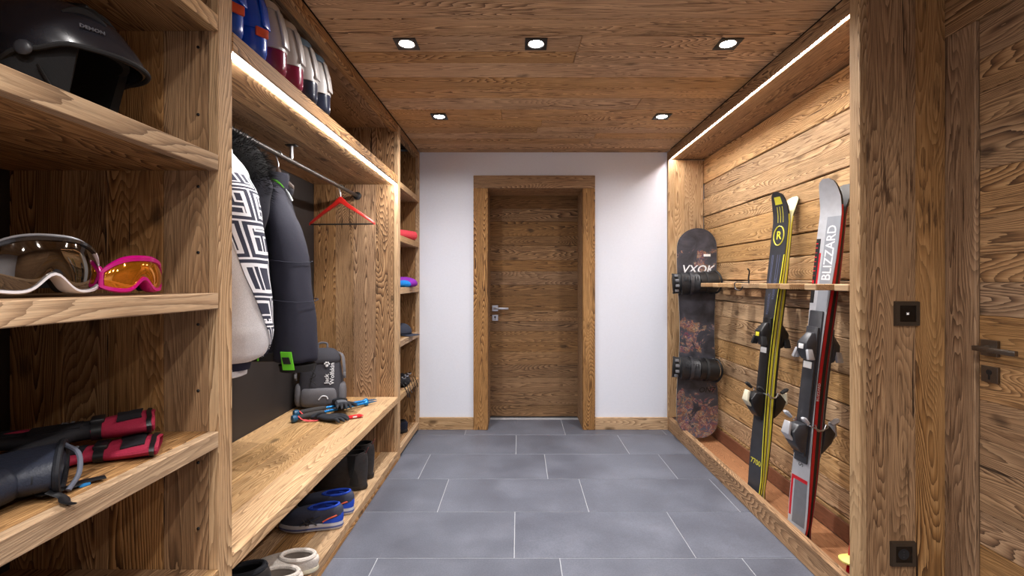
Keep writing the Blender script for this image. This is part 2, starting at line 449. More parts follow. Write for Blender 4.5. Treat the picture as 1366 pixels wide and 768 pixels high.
# right wall near the camera with second door
XD = 1.536
tag(board('wall_right_near', (XD+0.05, XD+0.12), (YR, YP+0.05), (0, 2.3), GAP), 'right wall behind the second plank door', 'wall', kind='structure')
door2 = thing('door_2', 'old plank door in the right wall beside the pillar', 'door', (XD, 1.06, 0), kind='structure')
zs = [0.012]
DZ2 = 2.085
while zs[-1] < DZ2-0.005:
    h = random.choice((0.09, 0.11, 0.13, 0.15)); z1 = zs[-1]+h
    if DZ2-z1 < 0.07: z1 = DZ2
    zs.append(z1)
for a, b in zip(zs, zs[1:]):
    d = random.uniform(-0.001, 0.001)
    board('door_plank', (XD+d, XD+0.04), (0.60, 1.517), (a+0.0006, b-0.0006), WY, door2, 0.0012)
board('casing', (XR+0.0005, XD+0.02), (1.52, YP+0.05), (0, DZ2), WZ, door2, 0.003)
board('casing', (XR, XD+0.02), (0.49, 0.597), (0, DZ2), WZ, door2, 0.003)
board('casing', (XR+0.0005, XD+0.02), (0.49, YP+0.05), (DZ2+0.001, ZC-0.003), WY, door2, 0.003)
door_hardware(door2, dullsteel, Matrix.Translation((0, 1.477-1.06, 0.998)) @ Matrix.Rotation(R(-90), 4, 'Z'))
tag(board('wall_right_rear', (XR, XR+0.06), (YR, 0.489), (0, ZC-0.003), WY), 'wood clad right wall behind the camera', 'wall', kind='structure')
tag(board('wall_rear', (-1.5, 1.7), (YR-0.12, YR-0.001), (0, 2.3), plaster), 'white wall behind the camera', 'wall', kind='structure')
tag(board('wall_left', (XB-0.12, XB-0.02), (YR, YW), (0, 2.3), plaster), 'left wall hidden behind the shelving', 'wall', kind='structure')

# ------------------------------------------------------------------ left shelving: three built-in units
def side_panel(parent, y0, y1, z0=0.0, z1=ZC-0.003):
    edges = [XB+0.001, XB+0.15, XB+0.27, XB+0.42, XF-0.028]
    for a, b in zip(edges, edges[1:]):
        board('side_board', (a, b-0.0012), (y0, y1), (z0, z1), WZ, parent, 0.0018)
    board('edge_board', (XF-0.0275, XF), (y0-0.001, y1+0.001), (z0, z1), PZ, parent, 0.002)
def shelf(parent, y0, y1, ztop, th=0.042, xf=XF, mat=None):
    board('shelf', (XB+0.002, xf-0.0265), (y0, y1), (ztop-th, ztop), mat or WY, parent, 0.0015)
    board('shelf_edge', (xf-0.026, xf+0.001), (y0, y1), (ztop-th-0.0005, ztop+0.0005), PY, parent, 0.002)
SH = [1.935, 1.557, 1.183, 0.808, 0.434, 0.062]
Y0, Y1 = 1.236, 1.294        # first divider
Y2, Y3 = 3.072, 3.132        # second divider
u1 = thing('open_shelf_unit', 'tall open wooden shelf unit holding the helmet and goggles', 'shelf unit', (-1.1, 0.76, 0))
side_panel(u1, Y0, Y1)
for zt in SH: shelf(u1, 0.291, Y0-0.001, zt)
board('side_board', (XB+0.001, XF), (0.23, 0.29), (0, ZC-0.003), WZ, u1)
board('back_panel', (XB-0.016, XB), (0.23, Y1), (0, ZC-0.003), BLACKPANEL, u1, 0)
pin_me = None
for zt in SH[:5]:
    for dz in (-0.085, 0.11):
        q = Vector((XF-0.055, Y0, zt+dz))-u1.location
        if pin_me is None: pin_me = MB().tube([(0, -0.0022, 0), (0, 0.003, 0)], 0.004, 10).build('peg_hole', black_plastic, u1, q).data
        else: link('peg_hole', pin_me, black_plastic, u1, q)
u2 = thing('bench_wardrobe_unit', 'open wooden wardrobe bay with bench seat and high boot shelf', 'wardrobe', (-1.1, 2.2, 0))
side_panel(u2, Y2, Y3)
board('back_panel', (XB-0.016, XB), (Y1+0.001, Y3), (0, ZC-0.003), BLACKPANEL, u2, 0)
xs = [XB+0.002, -1.24, -1.10, -0.96, XF+0.002]
for a, b in zip(xs, xs[1:]): board('seat_plank', (a, b-0.001), (Y1+0.002, Y2-0.002), (0.394, 0.436), PY, u2, 0.0025)
xs = [XB+0.002, -1.22, -1.06, -0.93, XF]
for a, b in zip(xs, xs[1:]): board('bottom_plank', (a, b-0.0015), (Y1+0.002, Y2-0.002), (0.022, 0.064), PY if b == XF else WY, u2, 0.0025)
board('plinth', (XF-0.03, XF-0.001), (Y1+0.002, Y2-0.002), (0, 0.021), WY, u2, 0.001)
xs = [XB+0.002, -1.2, -1.02, XF-0.036]
for a, b in zip(xs, xs[1:]): board('boot_shelf_plank', (a, b-0.001), (Y1+0.002, Y2-0.002), (1.868, 1.925), WY, u2, 0.002)
board('boot_shelf_edge', (XF-0.034, XF), (Y1+0.002, Y2-0.002), (1.872, 1.927), WY, u2, 0.003)
board('header', (XF-0.045, XF), (Y1+0.002, Y2-0.002), (2.222, ZC-0.003), WY, u2, 0.003)
board('top_board', (XB+0.002, XF-0.046), (Y1+0.002, Y2-0.002), (2.25, ZC+0.02), WY, u2, 0.001)
u3 = thing('narrow_shelf_unit', 'narrow open shelf unit beside the white end wall', 'shelf unit', (-1.1, 3.45, 0))
edges = [XB+0.001, XB+0.19, XB+0.36, XF-0.028]
for a, b in zip(edges, edges[1:]): board('side_board', (a, b-0.001), (YW-0.034, YW-0.001), (0, ZC-0.003), WZ, u3, 0.0015)
board('edge_board', (XF-0.0275, XF), (YW-0.034, YW-0.001), (0, ZC-0.003), PZ, u3, 0.002)
board('back_panel', (XB-0.016, XB), (Y3+0.001, YW-0.001), (0, ZC-0.003), BLACKPANEL, u3, 0)
SH3 = [1.9, 1.532, 1.17, 0.804, 0.432, 0.066]
for zt in SH3: shelf(u3, Y3+0.002, YW-0.035, zt)
board('header', (XF-0.045, XF), (Y3+0.002, YW-0.035), (2.222, ZC-0.003), WY, u3, 0.003)

# ------------------------------------------------------------------ lamps of the room
led_mat = emit('led_white_light', (1.0, 0.96, 0.92, 1), LED_STRENGTH)
alu = plain('aluminium_profile', srgb(196, 196, 198), 0.4, 1.0, var=0.04, bump=0)
def led(label, x, y0, y1, z):
    t_ = thing('led_strip_light', label, 'strip light', (x, (y0+y1)/2, z))
    board('profile', (x-0.012, x+0.012), (y0, y1), (z, z+0.0055), alu, t_, 0)
    board('diffuser', (x-0.0075, x+0.0075), (y0+0.001, y1-0.001), (z-0.006, z-0.0003), led_mat, t_, 0.002)
led('white light strip under the boot shelf', XF-0.014, Y1+0.004, Y2-0.004, 1.8662)
led('white light strip under the alcove soffit above the skis', XN+0.0245, YP+0.06, YW-0.033, 2.2235)
lens_mat = emit('downlight_glow', (1.0, 0.97, 0.93, 1), 22.0)
dl_frame = plain('black_lamp_frame', srgb(20, 19, 19), 0.5, var=0.1, bump=0)
def downlight(x, y):
    t_ = thing('ceiling_downlight', 'small square black recessed downlight in the plank ceiling', 'downlight', (x, y, ZC-0.002), group='recessed ceiling downlights')
    o = 0.049; i = 0.036; n = 24
    f = MB()
    outer = []; inner = []
    for k in range(n):
        a = 2*math.pi*k/n; c_, s_ = math.cos(a), math.sin(a); m = max(abs(c_), abs(s_))
        outer.append((o*c_/m, o*s_/m, -0.004)); inner.append((i*c_, i*s_, -0.004))
    f.loft([[(p[0], p[1], 0.001) for p in outer], outer, inner, [(p[0]*0.9, p[1]*0.9, 0.003) for p in inner]], False, False)
    f.build('frame', dl_frame, t_, smooth=False)
    MB().ell((0, 0, -0.001), (0.032, 0.032, 0.004), 20, 6).build('lens', lens_mat, t_)
    ld = bpy.data.lights.new('downlight_lamp', 'SPOT'); ld.energy = SPOT_POWER; ld.spot_size = R(168); ld.spot_blend = 0.3
    ld.shadow_soft_size = 0.03; ld.color = (1.0, 0.965, 0.94)
    ld.use_nodes = True; nt = ld.node_tree          # reflector lamp: narrow beam with a weak wide spill
    tcn = nt.nodes.new('ShaderNodeTexCoord'); sx_ = nt.nodes.new('ShaderNodeSeparateXYZ'); nt.links.new(tcn.outputs['Normal'], sx_.inputs[0])
    ab = nt.nodes.new('ShaderNodeMath'); ab.operation = 'ABSOLUTE'; nt.links.new(sx_.outputs[2], ab.inputs[0])
    pw_ = nt.nodes.new('ShaderNodeMath'); pw_.operation = 'POWER'; nt.links.new(ab.outputs[0], pw_.inputs[0]); pw_.inputs[1].default_value = 3.2
    ad = nt.nodes.new('ShaderNodeMath'); ad.operation = 'ADD'; nt.links.new(pw_.outputs[0], ad.inputs[0]); ad.inputs[1].default_value = 0.09
    nt.links.new(ad.outputs[0], nt.nodes['Emission'].inputs['Strength'])
    lo = bpy.data.objects.new('downlight_lamp', ld); COL.objects.link(lo); lo.parent = t_; lo.location = (0, 0, -0.02)
for x, y in ((-0.50, 2.03), (0.077, 2.03), (0.933, 2.03), (-0.511, 2.927), (0.921, 2.927), (-0.5, 0.2), (0.077, 0.2), (0.93, 0.2), (-0.5, -0.7), (0.077, -0.7), (0.93, -0.7)):
    downlight(x, y)

# ================================================================== THINGS ON THE RIGHT
c_black = plain('satin_black', srgb(20, 20, 22), 0.4, var=0.15, vscale=90, bump=0.08)
c_rubber = plain('black_rubber', srgb(28, 28, 30), 0.75, var=0.15, vscale=120, bump=0.1)
c_grey = plain('mid_grey_plastic', srgb(112, 114, 120), 0.4, var=0.08, bump=0.05)
c_silver = plain('silver_grey_plastic', srgb(188, 190, 196), 0.35, 0.3, var=0.06, bump=0.05)
c_white = plain('white_plastic', srgb(226, 226, 226), 0.4, var=0.03, bump=0.03)
c_cream = plain('cream_plastic', srgb(214, 208, 184), 0.45, var=0.05, bump=0.03)
c_lime = plain('lime_yellow_lacquer', srgb(214, 206, 62), 0.35, var=0.05, bump=0)
c_red = plain('red_lacquer', srgb(190, 22, 34), 0.35, var=0.06, bump=0)
c_darkred = plain('dark_red_lacquer', srgb(132, 18, 28), 0.4, var=0.06, bump=0)
c_ltext = plain('pale_lettering', srgb(222, 224, 228), 0.5, var=0.02, bump=0)
c_dgrey = plain('charcoal_lacquer', srgb(52, 53, 58), 0.35, var=0.12, vscale=25, bump=0)
c_skigrey = plain('steel_grey_lacquer', srgb(150, 154, 162), 0.3, 0.2, var=0.05, vscale=20, bump=0)
c_blueprint = plain('slate_blue_print', srgb(92, 100, 132), 0.5, var=0.05, bump=0)
c_orange = plain('orange_sticker', srgb(214, 130, 60), 0.5, var=0.05, bump=0)

# comb rail that holds the skis
rail = thing('ski_comb_rail', 'narrow wooden comb rail with slots across the ski alcove', 'rack', (1.4, 2.55, 1.176))
RZ0, RZ1 = 1.176, 1.203
yy = 1.70; slot = 0.112; pitch = 0.1925
board('back_strip', (1.475, XNB-0.007), (1.69, 3.32), (RZ0, RZ1), PY, rail, 0.002)
k = 0
while True:
    a = 2.09+slot/2+pitch*(k-3); b = a+pitch-slot
    if b > 3.33: break
    if a > YP+0.06: board('rail_tooth', (1.275, 1.474), (a, b), (RZ0, RZ1), PY, rail, 0.003)
    k += 1
board('support_batten', (1.49, XNB-0.007), (1.69, 3.32), (1.118, 1.166), WY, rail, 0.002)

def ski_part(parent, name, L, mat, wfun, x0, x1, yscale=1.0, s0=0.0, s1=1.0, n=36, y0=None, y1=None):
    """slab following the ski: x0(s) to x1(s) measured from the base plane, plus tip curl"""
    m = MB(); rings = []
    for i in range(n+1):
        f_ = i/n; f_ = 1-(1-f_)**1.7 if s1 > 0.99 else f_; s_ = lerp(s0, s1, f_); w = wfun(s_)*yscale/2
        ya, yb = (-w, w) if y0 is None else (-w+2*w*y0, -w+2*w*y1)
        cx = curl(s_); z_ = s_*L
        rings.append([(cx+x0(s_), ya, z_), (cx+x0(s_), yb, z_), (cx+x1(s_), yb, z_), (cx+x1(s_), ya, z_)])
    m.loft(rings)
    return m.build(name, mat, parent)
def curl(s_):
    a = -0.055*max(0, (s_-0.89)/0.11)**2 - 0.012*max(0, (0.05-s_)/0.05)**2
    return a
def make_ski(label, L, widths, mats, design, M):
    """local: z from tail to tip, top sheet faces -x, base at x = 0"""
    t_ = thing('ski', label, 'ski'); t_.matrix_world = M
    wf = lambda q: interp(widths, q)
    th = lambda q: -interp([(0, 0.013), (0.25, 0.025), (0.6, 0.026), (0.85, 0.015), (1, 0.009)], q)
    ski_part(t_, 'core', L, mats['core'], wf, lambda q: -0.0035, lambda q: th(q)+0.0015, 0.992)
    ski_part(t_, 'sidewall', L, mats['side'], wf, lambda q: mats['s0']*th(q), lambda q: mats['s1']*th(q), 1.008, 0.0, 0.93)
    ski_part(t_, 'base', L, mats['base'], wf, lambda q: -0.0002, lambda q: -0.0035, 1.004)
    ski_part(t_, 'top_sheet', L, mats['top'], wf, lambda q: th(q)+0.0015, th, 0.985)
    design(t_, L, wf, th)
    return t_
def strip(t_, name, mat, L, wf, th, s0, s1, y0, y1):
    return ski_part(t_, name, L, mat, wf, lambda q: th(q)+0.0003, lambda q: th(q)-0.0005, 0.985, s0, s1, 14, y0, y1)
def ski_text(t_, name, txt, size, mat, s_, L, th, yoff=0, up=True, bold=0.0, sx=1.0):
    x_ = curl(s_)+th(s_)-0.0012; e_ = 0.03
    al = Vector((curl(s_+e_)+th(s_+e_)-curl(s_-e_)-th(s_-e_), 0, 2*e_*L)).normalized()   # along the top sheet
    nm_ = Vector((-al.z, 0, al.x))
    if up: M = frame((x_, yoff, s_*L), al*sx, (0, 1, 0), nm_)
    else: M = frame((x_, yoff, s_*L), (0, -1*sx, 0), al, nm_)
    o_ = text(name, txt, size, mat, t_, M, 0.0, bold)
    for q in o_.data.vertices: q.co.x = curl(q.co.z/L)+th(q.co.z/L)-0.0011      # wrap the print onto the sheet
    return o_
def binding(t_, L, th, zt, zh, m1, m2, lever, accent, wires=True):
    x_ = th(0.45)
    # plates
    pl = MB().box((x_-0.006, 0, lerp(zt, zh, 0.5)), (0.012, 0.062, zt-zh+0.20)); pl.build('binding_plate', m1, t_, bevel=0.003)
    # toe piece
    b = MB()
    b.loft([ring(x_-0.012, 0, zt-0.055, 0.0, 0.0, 4) if False else [(x_-0.012, -0.03, zt-0.055), (x_-0.012, 0.03, zt-0.055), (x_-0.03, 0.026, zt-0.05), (x_-0.03, -0.026, zt-0.05)],
            [(x_-0.012, -0.034, zt-0.01), (x_-0.012, 0.034, zt-0.01), (x_-0.056, 0.03, zt-0.012), (x_-0.056, -0.03, zt-0.012)],
            [(x_-0.012, -0.032, zt+0.03), (x_-0.012, 0.032, zt+0.03), (x_-0.06, 0.024, zt+0.026), (x_-0.06, -0.024, zt+0.026)],
            [(x_-0.012, -0.024, zt+0.075), (x_-0.012, 0.024, zt+0.075), (x_-0.026, 0.014, zt+0.072), (x_-0.026, -0.014, zt+0.072)]])
    toe = b.build('toe_piece', m1, t_, bevel=0.004)
    for sg in (-1, 1):
        w = MB().loft([[(x_-0.03, sg*0.022, zt-0.004), (x_-0.03, sg*0.034, zt-0.0), (x_-0.058, sg*0.034, zt-0.0), (x_-0.058, sg*0.022, zt-0.004)],
                       [(x_-0.026, sg*0.036, zt-0.05), (x_-0.026, sg*0.05, zt-0.045), (x_-0.060, sg*0.05, zt-0.045), (x_-0.060, sg*0.036, zt-0.05)]])
        w.build('toe_jaw', m2, toe, bevel=0.003)
    MB().box((x_-0.0605, 0, zt+0.008), (0.003, 0.026, 0.022)).build('badge', accent, toe, bevel=0.001)
    MB().box((x_-0.014, 0, zt-0.075), (0.004, 0.044, 0.03)).build('anti_friction_pad', c_white, t_, bevel=0.001)
    # heel piece
    b = MB()
    b.loft([[(x_-0.012, -0.032, zh-0.085), (x_-0.012, 0.032, zh-0.085), (x_-0.028, 0.024, zh-0.08), (x_-0.028, -0.024, zh-0.08)],
            [(x_-0.012, -0.036, zh-0.03), (x_-0.012, 0.036, zh-0.03), (x_-0.066, 0.03, zh-0.035), (x_-0.066, -0.03, zh-0.035)],
            [(x_-0.012, -0.036, zh+0.02), (x_-0.012, 0.036, zh+0.02), (x_-0.082, 0.03, zh+0.01), (x_-0.082, -0.03, zh+0.01)],
            [(x_-0.012, -0.03, zh+0.05), (x_-0.012, 0.03, zh+0.05), (x_-0.05, 0.024, zh+0.045), (x_-0.05, -0.024, zh+0.045)]])
    heel = b.build('heel_piece', m1, t_, bevel=0.005)
    lv = MB().loft([[(x_-0.06, -0.020, zh-0.03), (x_-0.06, 0.020, zh-0.03), (x_-0.074, 0.020, zh-0.03), (x_-0.074, -0.020, zh-0.03)],
                    [(x_-0.086, -0.022, zh+0.0), (x_-0.086, 0.022, zh+0.0), (x_-0.100, 0.022, zh+0.0), (x_-0.100, -0.022, zh+0.0)],
                    [(x_-0.080, -0.017, zh+0.052), (x_-0.080, 0.017, zh+0.052), (x_-0.092, 0.017, zh+0.056), (x_-0.092, -0.017, zh+0.056)]])
    lv.build('heel_lever', lever, heel, bevel=0.003)
    if wires:
        for sg in (-1, 1):
            br = MB().tube(catmull([(x_-0.02, sg*0.036, zh+0.05), (x_-0.005, sg*0.052, zh+0.045), (0.012, sg*0.056, zh+0.03), (0.03, sg*0.054, zh+0.058)], 5), 0.0028, 8)
            arm = br.build('brake_arm', steel, t_)
            MB().tube([(x_-0.028, sg*0.048, zh+0.06), (x_-0.052, sg*0.05, zh+0.078), (x_-0.062, sg*0.05, zh+0.084)], [0.011, 0.015, 0.008], 10, (1, 0.7)).build('brake_tip', m2, arm)
def ski_matrix(tail, tip, nrm):
    u = (Vector(tip)-Vector(tail)).normalized(); n = Vector(nrm); n = (n-u*n.dot(u)).normalized()
    xa = -n; ya = u.cross(xa)
    return frame(tail, xa, ya, u), (Vector(tip)-Vector(tail)).length

# pair one: charcoal skis with yellow sidewalls
M1_, LS1 = ski_matrix((1.285, 2.475, 0.024), (1.448, 2.470, 1.69), (-0.985, -0.17, 0))
def design_yellow(t_, L, wf, th):
    strip(t_, 'yellow_stripe', c_lime, L, wf, th, 0.02, 0.80, 0.0, 0.06)
    strip(t_, 'tip_print', c_lime, L, wf, th, 0.962, 0.985, 0.25, 0.75)
    for a in (0.3, 0.47, 0.64): strip(t_, 'print_line', c_lime, L, wf, th, 0.905, 0.955, a, a+0.03)
    for a in (0.28, 0.42, 0.7, 0.78): strip(t_, 'print_line', c_blueprint, L, wf, th, 0.70, 0.80, a, a+0.025)
    ringm = MB(); s_ = 0.862; x_ = curl(s_)+th(s_)-0.001
    ringm.tube([(x_, 0.037*math.cos(2*math.pi*k/28), s_*L+0.052*math.sin(2*math.pi*k/28)) for k in range(29)], 0.0032, 6)
    ringm.build('round_emblem', c_lime, t_)
    ski_text(t_, 'emblem_letter', 'R', 0.062, c_lime, 0.862, L, th, 0, False, 0.0012)
    ski_text(t_, 'lettering', 'ROSSIGNOL', 0.022, c_blueprint, 0.69, L, th, -0.014)
    ski_text(t_, 'lettering', 'ROSSIGNOL', 0.022, c_blueprint, 0.64, L, th, 0.016)
    ski_text(t_, 'number', '7700', 0.040, c_lime, 0.125, L, th, 0, False, 0.0004)
    binding(t_, L, th, 0.535*L, 0.325*L, c_black, c_rubber, c_cream, c_lime)
    
W1 = [(0, 0.098), (0.08, 0.105), (0.45, 0.074), (0.85, 0.116), (0.95, 0.110), (0.98, 0.094), (0.993, 0.070), (1, 0.03)]
mats_y = dict(core=c_black, s0=0.22, s1=0.66, side=c_lime, base=plain('ski_base_black', srgb(30, 30, 30), 0.4, bump=0), top=c_dgrey)
mats_y2 = dict(core=c_black, s0=0.22, s1=0.66, side=c_lime, base=plain('ski_base_pale_yellow', srgb(206, 198, 150), 0.4, bump=0), top=c_dgrey)
flip = Matrix.Rotation(math.pi, 4, 'Z')
make_ski('charcoal ski with round lime emblem and yellow sidewall, top sheet to the room', LS1, W1, mats_y, design_yellow, M1_)
make_ski('charcoal ski with yellow sidewall, back to back, facing the planks', LS1*0.995, W1, mats_y2, design_yellow, M1_ @ Matrix.Translation((0.0008, 0, 0)) @ flip)
# pair two: silver skis with red sidewalls
M2_, LS2 = ski_matrix((1.285, 2.098, 0.024), (1.446, 2.070, 1.672), (-0.975, -0.22, 0))
def design_red(t_, L, wf, th):
    strip(t_, 'grey_band', c_skigrey, L, wf, th, 0.64, 0.90, 0.0, 0.62)
    strip(t_, 'black_band', c_black, L, wf, th, 0.66, 0.84, 0.80, 1.0)
    strip(t_, 'red_band', c_red, L, wf, th, 0.70, 0.80, 0.72, 0.80)
    strip(t_, 'red_band', c_red, L, wf, th, 0.70, 0.83, 0.9, 1.0)
    strip(t_, 'tail_print', c_grey, L, wf, th, 0.01, 0.17, 0.10, 0.78)
    strip(t_, 'red_band', c_red, L, wf, th, 0.06, 0.175, 0.86, 0.97)
    strip(t_, 'red_band', c_red, L, wf, th, 0.165, 0.175, 0.1, 0.9)
    strip(t_, 'orange_sticker', c_orange, L, wf, th, 0.585, 0.615, 0.45, 0.7)
    ski_text(t_, 'lettering', 'BLIZZARD', 0.064, c_ltext, 0.800, L, th, -0.02, True, 0.0006, 0.86)
    ski_text(t_, 'tail_lettering', 'S-series', 0.036, c_black, 0.24, L, th, 0.0)
    x_ = th(0.4)
    MB().box((x_-0.005, 0, 0.43*L), (0.010, 0.070, 0.42*L)).build('riser_plate', c_dgrey, t_, bevel=0.004)
    binding(t_, L, lambda q: th(q)-0.010, 0.535*L, 0.30*L, c_dgrey, c_silver, c_silver, c_white)
    M = frame((-0.0145, -wf(0.42)/2*1.008-0.0008, 0.42*L), (0, 0, 1), (-1, 0, 0), (0, -1, 0))
    text('edge_lettering', 'BLIZZARD', 0.018, c_ltext, t_, M, 0.0003)
W2 = [(0, 0.100), (0.08, 0.106), (0.45, 0.076), (0.85, 0.116), (0.95, 0.110), (0.98, 0.095), (0.993, 0.072), (1, 0.034)]
mats_r = dict(core=c_black, s0=0.2, s1=0.82, side=c_red, base=plain('ski_base_black', srgb(30, 30, 30)), top=c_silver)
mats_r2 = dict(core=c_black, s0=0.5, s1=0.82, side=c_darkred, base=plain('ski_base_black', srgb(30, 30, 30)), top=c_silver)
make_ski('silver ski with large pale lettering and red sidewall, top sheet to the room', LS2, W2, mats_r, design_red, M2_)
make_ski('silver ski with dark red sidewall, back to back, facing the planks', LS2*0.995, W2, mats_r2, design_red, M2_ @ Matrix.Translation((0.0008, 0, 0)) @ flip)

# snowboard leaning in the far corner of the alcove
t = NT('snowboard_print'); v = t.node('ShaderNodeTexCoord').outputs['Object']
n1 = t.noise(v, 9, 5, 0.65, 1.2, fac=False); n2 = t.noise(v, 22, 5, 0.7, 1.6); n3 = t.noise(v, 7, 6, 0.62, 0.6)
sp = t.node('ShaderNodeSeparateXYZ'); t.l.new(v, sp.inputs[0])
col = t.ramp(n2, [(0.34, srgb(40, 40, 46)), (0.40, srgb(56, 62, 100)), (0.44, srgb(52, 50, 58)), (0.48, srgb(140, 56, 46)), (0.51, srgb(58, 54, 60)), (0.545, srgb(186, 120, 64)), (0.56, srgb(190, 176, 160)), (0.575, srgb(64, 52, 56)), (0.64, srgb(52, 66, 110)), (0.72, srgb(34, 34, 40))])
zone = t.ramp(t.math('DIVIDE', sp.outputs[2], 1.54), [(0.0, (0.55, 0.55, 0.55)), (0.12, (0.50, 0.5, 0.5)), (0.2, (0.36, 0.36, 0.36)), (0.34, (0.2, 0.2, 0.2)), (0.44, (0.46, 0.46, 0.46)), (0.55, (0.40, 0.40, 0.40)), (0.72, (0.1, 0.1, 0.1)), (0.82, (0.36, 0.36, 0.36)), (0.9, (0.44, 0.44, 0.44)), (1.0, (0.0, 0.0, 0.0))])
mask = t.math('GREATER_THAN', t.math('ADD', zone, t.math('MULTIPLY', t.math('SUBTRACT', n3, 0.5), 1.0)), 0.42)
base = t.ramp(n3, [(0.35, srgb(44, 45, 52)), (0.65, srgb(80, 80, 90))])
hsn = t.node('ShaderNodeHueSaturation', i_Saturation=1.5, i_Value=0.4); t.l.new(n1, hsn.inputs['Color'])
col = t.mix(0.22, col, hsn.outputs[0])
t.l.new(t.mix(mask, base, col), t.b.inputs['Base Color']); t.b.inputs['Roughness'].default_value = 0.3
BOARD = t.m
sb_bot, sb_top = Vector((1.332, 3.40, 0.055)), Vector((1.358, 3.48, 1.615))
u = (sb_top-sb_bot).normalized(); fy = Vector((-0.10, -1, 0)); fy = (fy-u*fy.dot(u)).normalized(); yax = -fy; xax = yax.cross(u)
sb = thing('snowboard', 'dark snowboard with fiery collage print and two black bindings', 'snowboard'); sb.matrix_world = frame(sb_bot, xax, yax, u)
SBL = (sb_top-sb_bot).length
def sb_outline(inset=0.0, n=26):
    pts = []
    def w(s_):
        z_ = s_*SBL; e = 0.15
        side = interp([(0, 0.15), (0.14, 0.151), (0.5, 0.126), (0.86, 0.147), (1, 0.147)], s_)
        d = min(z_, SBL-z_)
        if d < e: side *= math.sqrt(max(0, 1-((e-d)/e)**2.2))
        return max(0.0, side-inset)
    ss = [0.5-0.5*math.cos(math.pi*i/(2*n)) for i in range(2*n+1)]
    lo = inset/SBL
    ss = [lerp(lo, 1-lo, q) for q in ss]
    right = [(w(q), q*SBL) for q in ss]; left = [(-x_, z_) for x_, z_ in reversed(right[1:-1])]
    return right+left
def sb_bend(x_, z_, d):
    e = 0.2; k = max(0, e-z_)/e + max(0, z_-(SBL-e))/e
    return (x_, -0.03*k*k - d, z_)
m = MB(); out = sb_outline(); m.loft([[sb_bend(x_, z_, 0) for x_, z_ in out], [sb_bend(x_, z_, 0.009) for x_, z_ in out]], False, False)
m.build('edge', plain('pale_steel_edge', srgb(196, 190, 176), 0.4, 0.3, bump=0), sb)
def face(inset, d, nm, mat):
    o_ = sb_outline(inset); n = len(o_); h = (n+2)//2
    m = MB(); rows = []
    right = o_[:h]; left = [o_[0]]+[o_[n-i] for i in range(1, h-1)]+[o_[h-1]]
    m.grid(lambda a, b: sb_bend(lerp(left[round(b*(h-1))][0], right[round(b*(h-1))][0], a), right[round(b*(h-1))][1], d), 6, h-1)
    return m.build(nm, mat, sb)
face(0.0025, 0.0092, 'top_sheet', BOARD); face(0.0, -0.0001, 'base', c_black)
text('lettering', 'ON7', 0.055, c_ltext if False else c_black, sb, frame((0.07, -0.0104, 0.255*SBL/1.0-0.05), (1, 0, 0.05), (0.2, 0, 1), (0, -1, 0)), 0.0004, 0.0006)
text('graffiti', 'VXOK', 0.085, c_ltext, sb, frame((0.01, -0.0104, 0.80*SBL), (1, 0, 0.0), (0.25, 0, 1), (0, -1, 0)), 0.0004, 0.001)
MB().box((0.075, -0.0104, 0.87*SBL), (0.05, 0.0008, 0.018)).build('sticker', c_white, sb, smooth=False)
def sb_binding(zc, tilt):
    Mx = Matrix.Translation((-0.014, -0.011, zc)) @ Matrix.Rotation(R(tilt), 4, 'Y')
    def put(m, nm, mat, par=sb, **kw):
        m.v = [Mx @ p for p in m.v]; return m.build(nm, mat, par, **kw)
    b = MB(); b.loft([[(x_, 0, z_) for x_, z_ in ((-0.165, -0.07), (0.12, -0.08), (0.14, 0), (0.12, 0.08), (-0.165, 0.07))],
                      [(x_, -0.024, z_) for x_, z_ in ((-0.16, -0.066), (0.115, -0.074), (0.135, 0), (0.115, 0.074), (-0.16, 0.066))]])
    put(b, 'binding_base', c_black, bevel=0.004)
    def arch(x0, x1, r, h, n=14, flare=0.0, waist=0.0):
        m = MB()
        m.grid(lambda a, b_: (lerp(x0, x1, b_)+flare*(math.sin(a*math.pi)-0.5), -0.012-h*(1-waist*math.sin(b_*math.pi))*math.sin(a*math.pi)**0.7, -r*(1-0.5*waist*math.sin(b_*math.pi))*math.cos(a*math.pi)), n, 8)
        return m
    put(arch(0.0, 0.128, 0.080, 0.120, flare=0.02), 'highback', c_black, solid=0.008)
    put(arch(-0.118, 0.015, 0.084, 0.112, flare=-0.02, waist=0.12), 'ankle_strap', plain('black_strap_padding', srgb(38, 39, 43), 0.5, var=0.3, vscale=60, bump=0.3), solid=0.014)
    put(arch(-0.178, -0.112, 0.078, 0.090, flare=-0.015, waist=0.1), 'toe_strap', c_rubber, solid=0.012)
    put(arch(-0.062, -0.040, 0.089, 0.118), 'strap_band', c_dgrey, solid=0.004)
    put(arch(0.050, 0.068, 0.085, 0.128), 'strap_band', c_rubber, solid=0.004)
    lp = MB().tube(catmull([(0.115, -0.02, -0.082), (0.15, -0.055, -0.072), (0.168, -0.085, 0.0), (0.15, -0.055, 0.072), (0.115, -0.02, 0.082)], 6), 0.008, 8)
    put(lp, 'heel_loop', c_black)
    for q, d_ in ((-0.055, 0.07), (-0.02, 0.098), (0.02, 0.098), (0.055, 0.07)):
        rt = MB().box((-0.158, -0.018-d_, q), (0.026, 0.016, 0.020)); put(rt, 'ratchet_buckle', c_grey, bevel=0.003)
    for q in range(6): put(MB().box((-0.10+0.018*q, -0.122+0.001*q, 0.03), (0.007, 0.010, 0.03)), 'ladder_tooth', c_dgrey, bevel=0.001)
sb_binding(0.325*SBL, 3); sb_binding(0.735*SBL, -3)

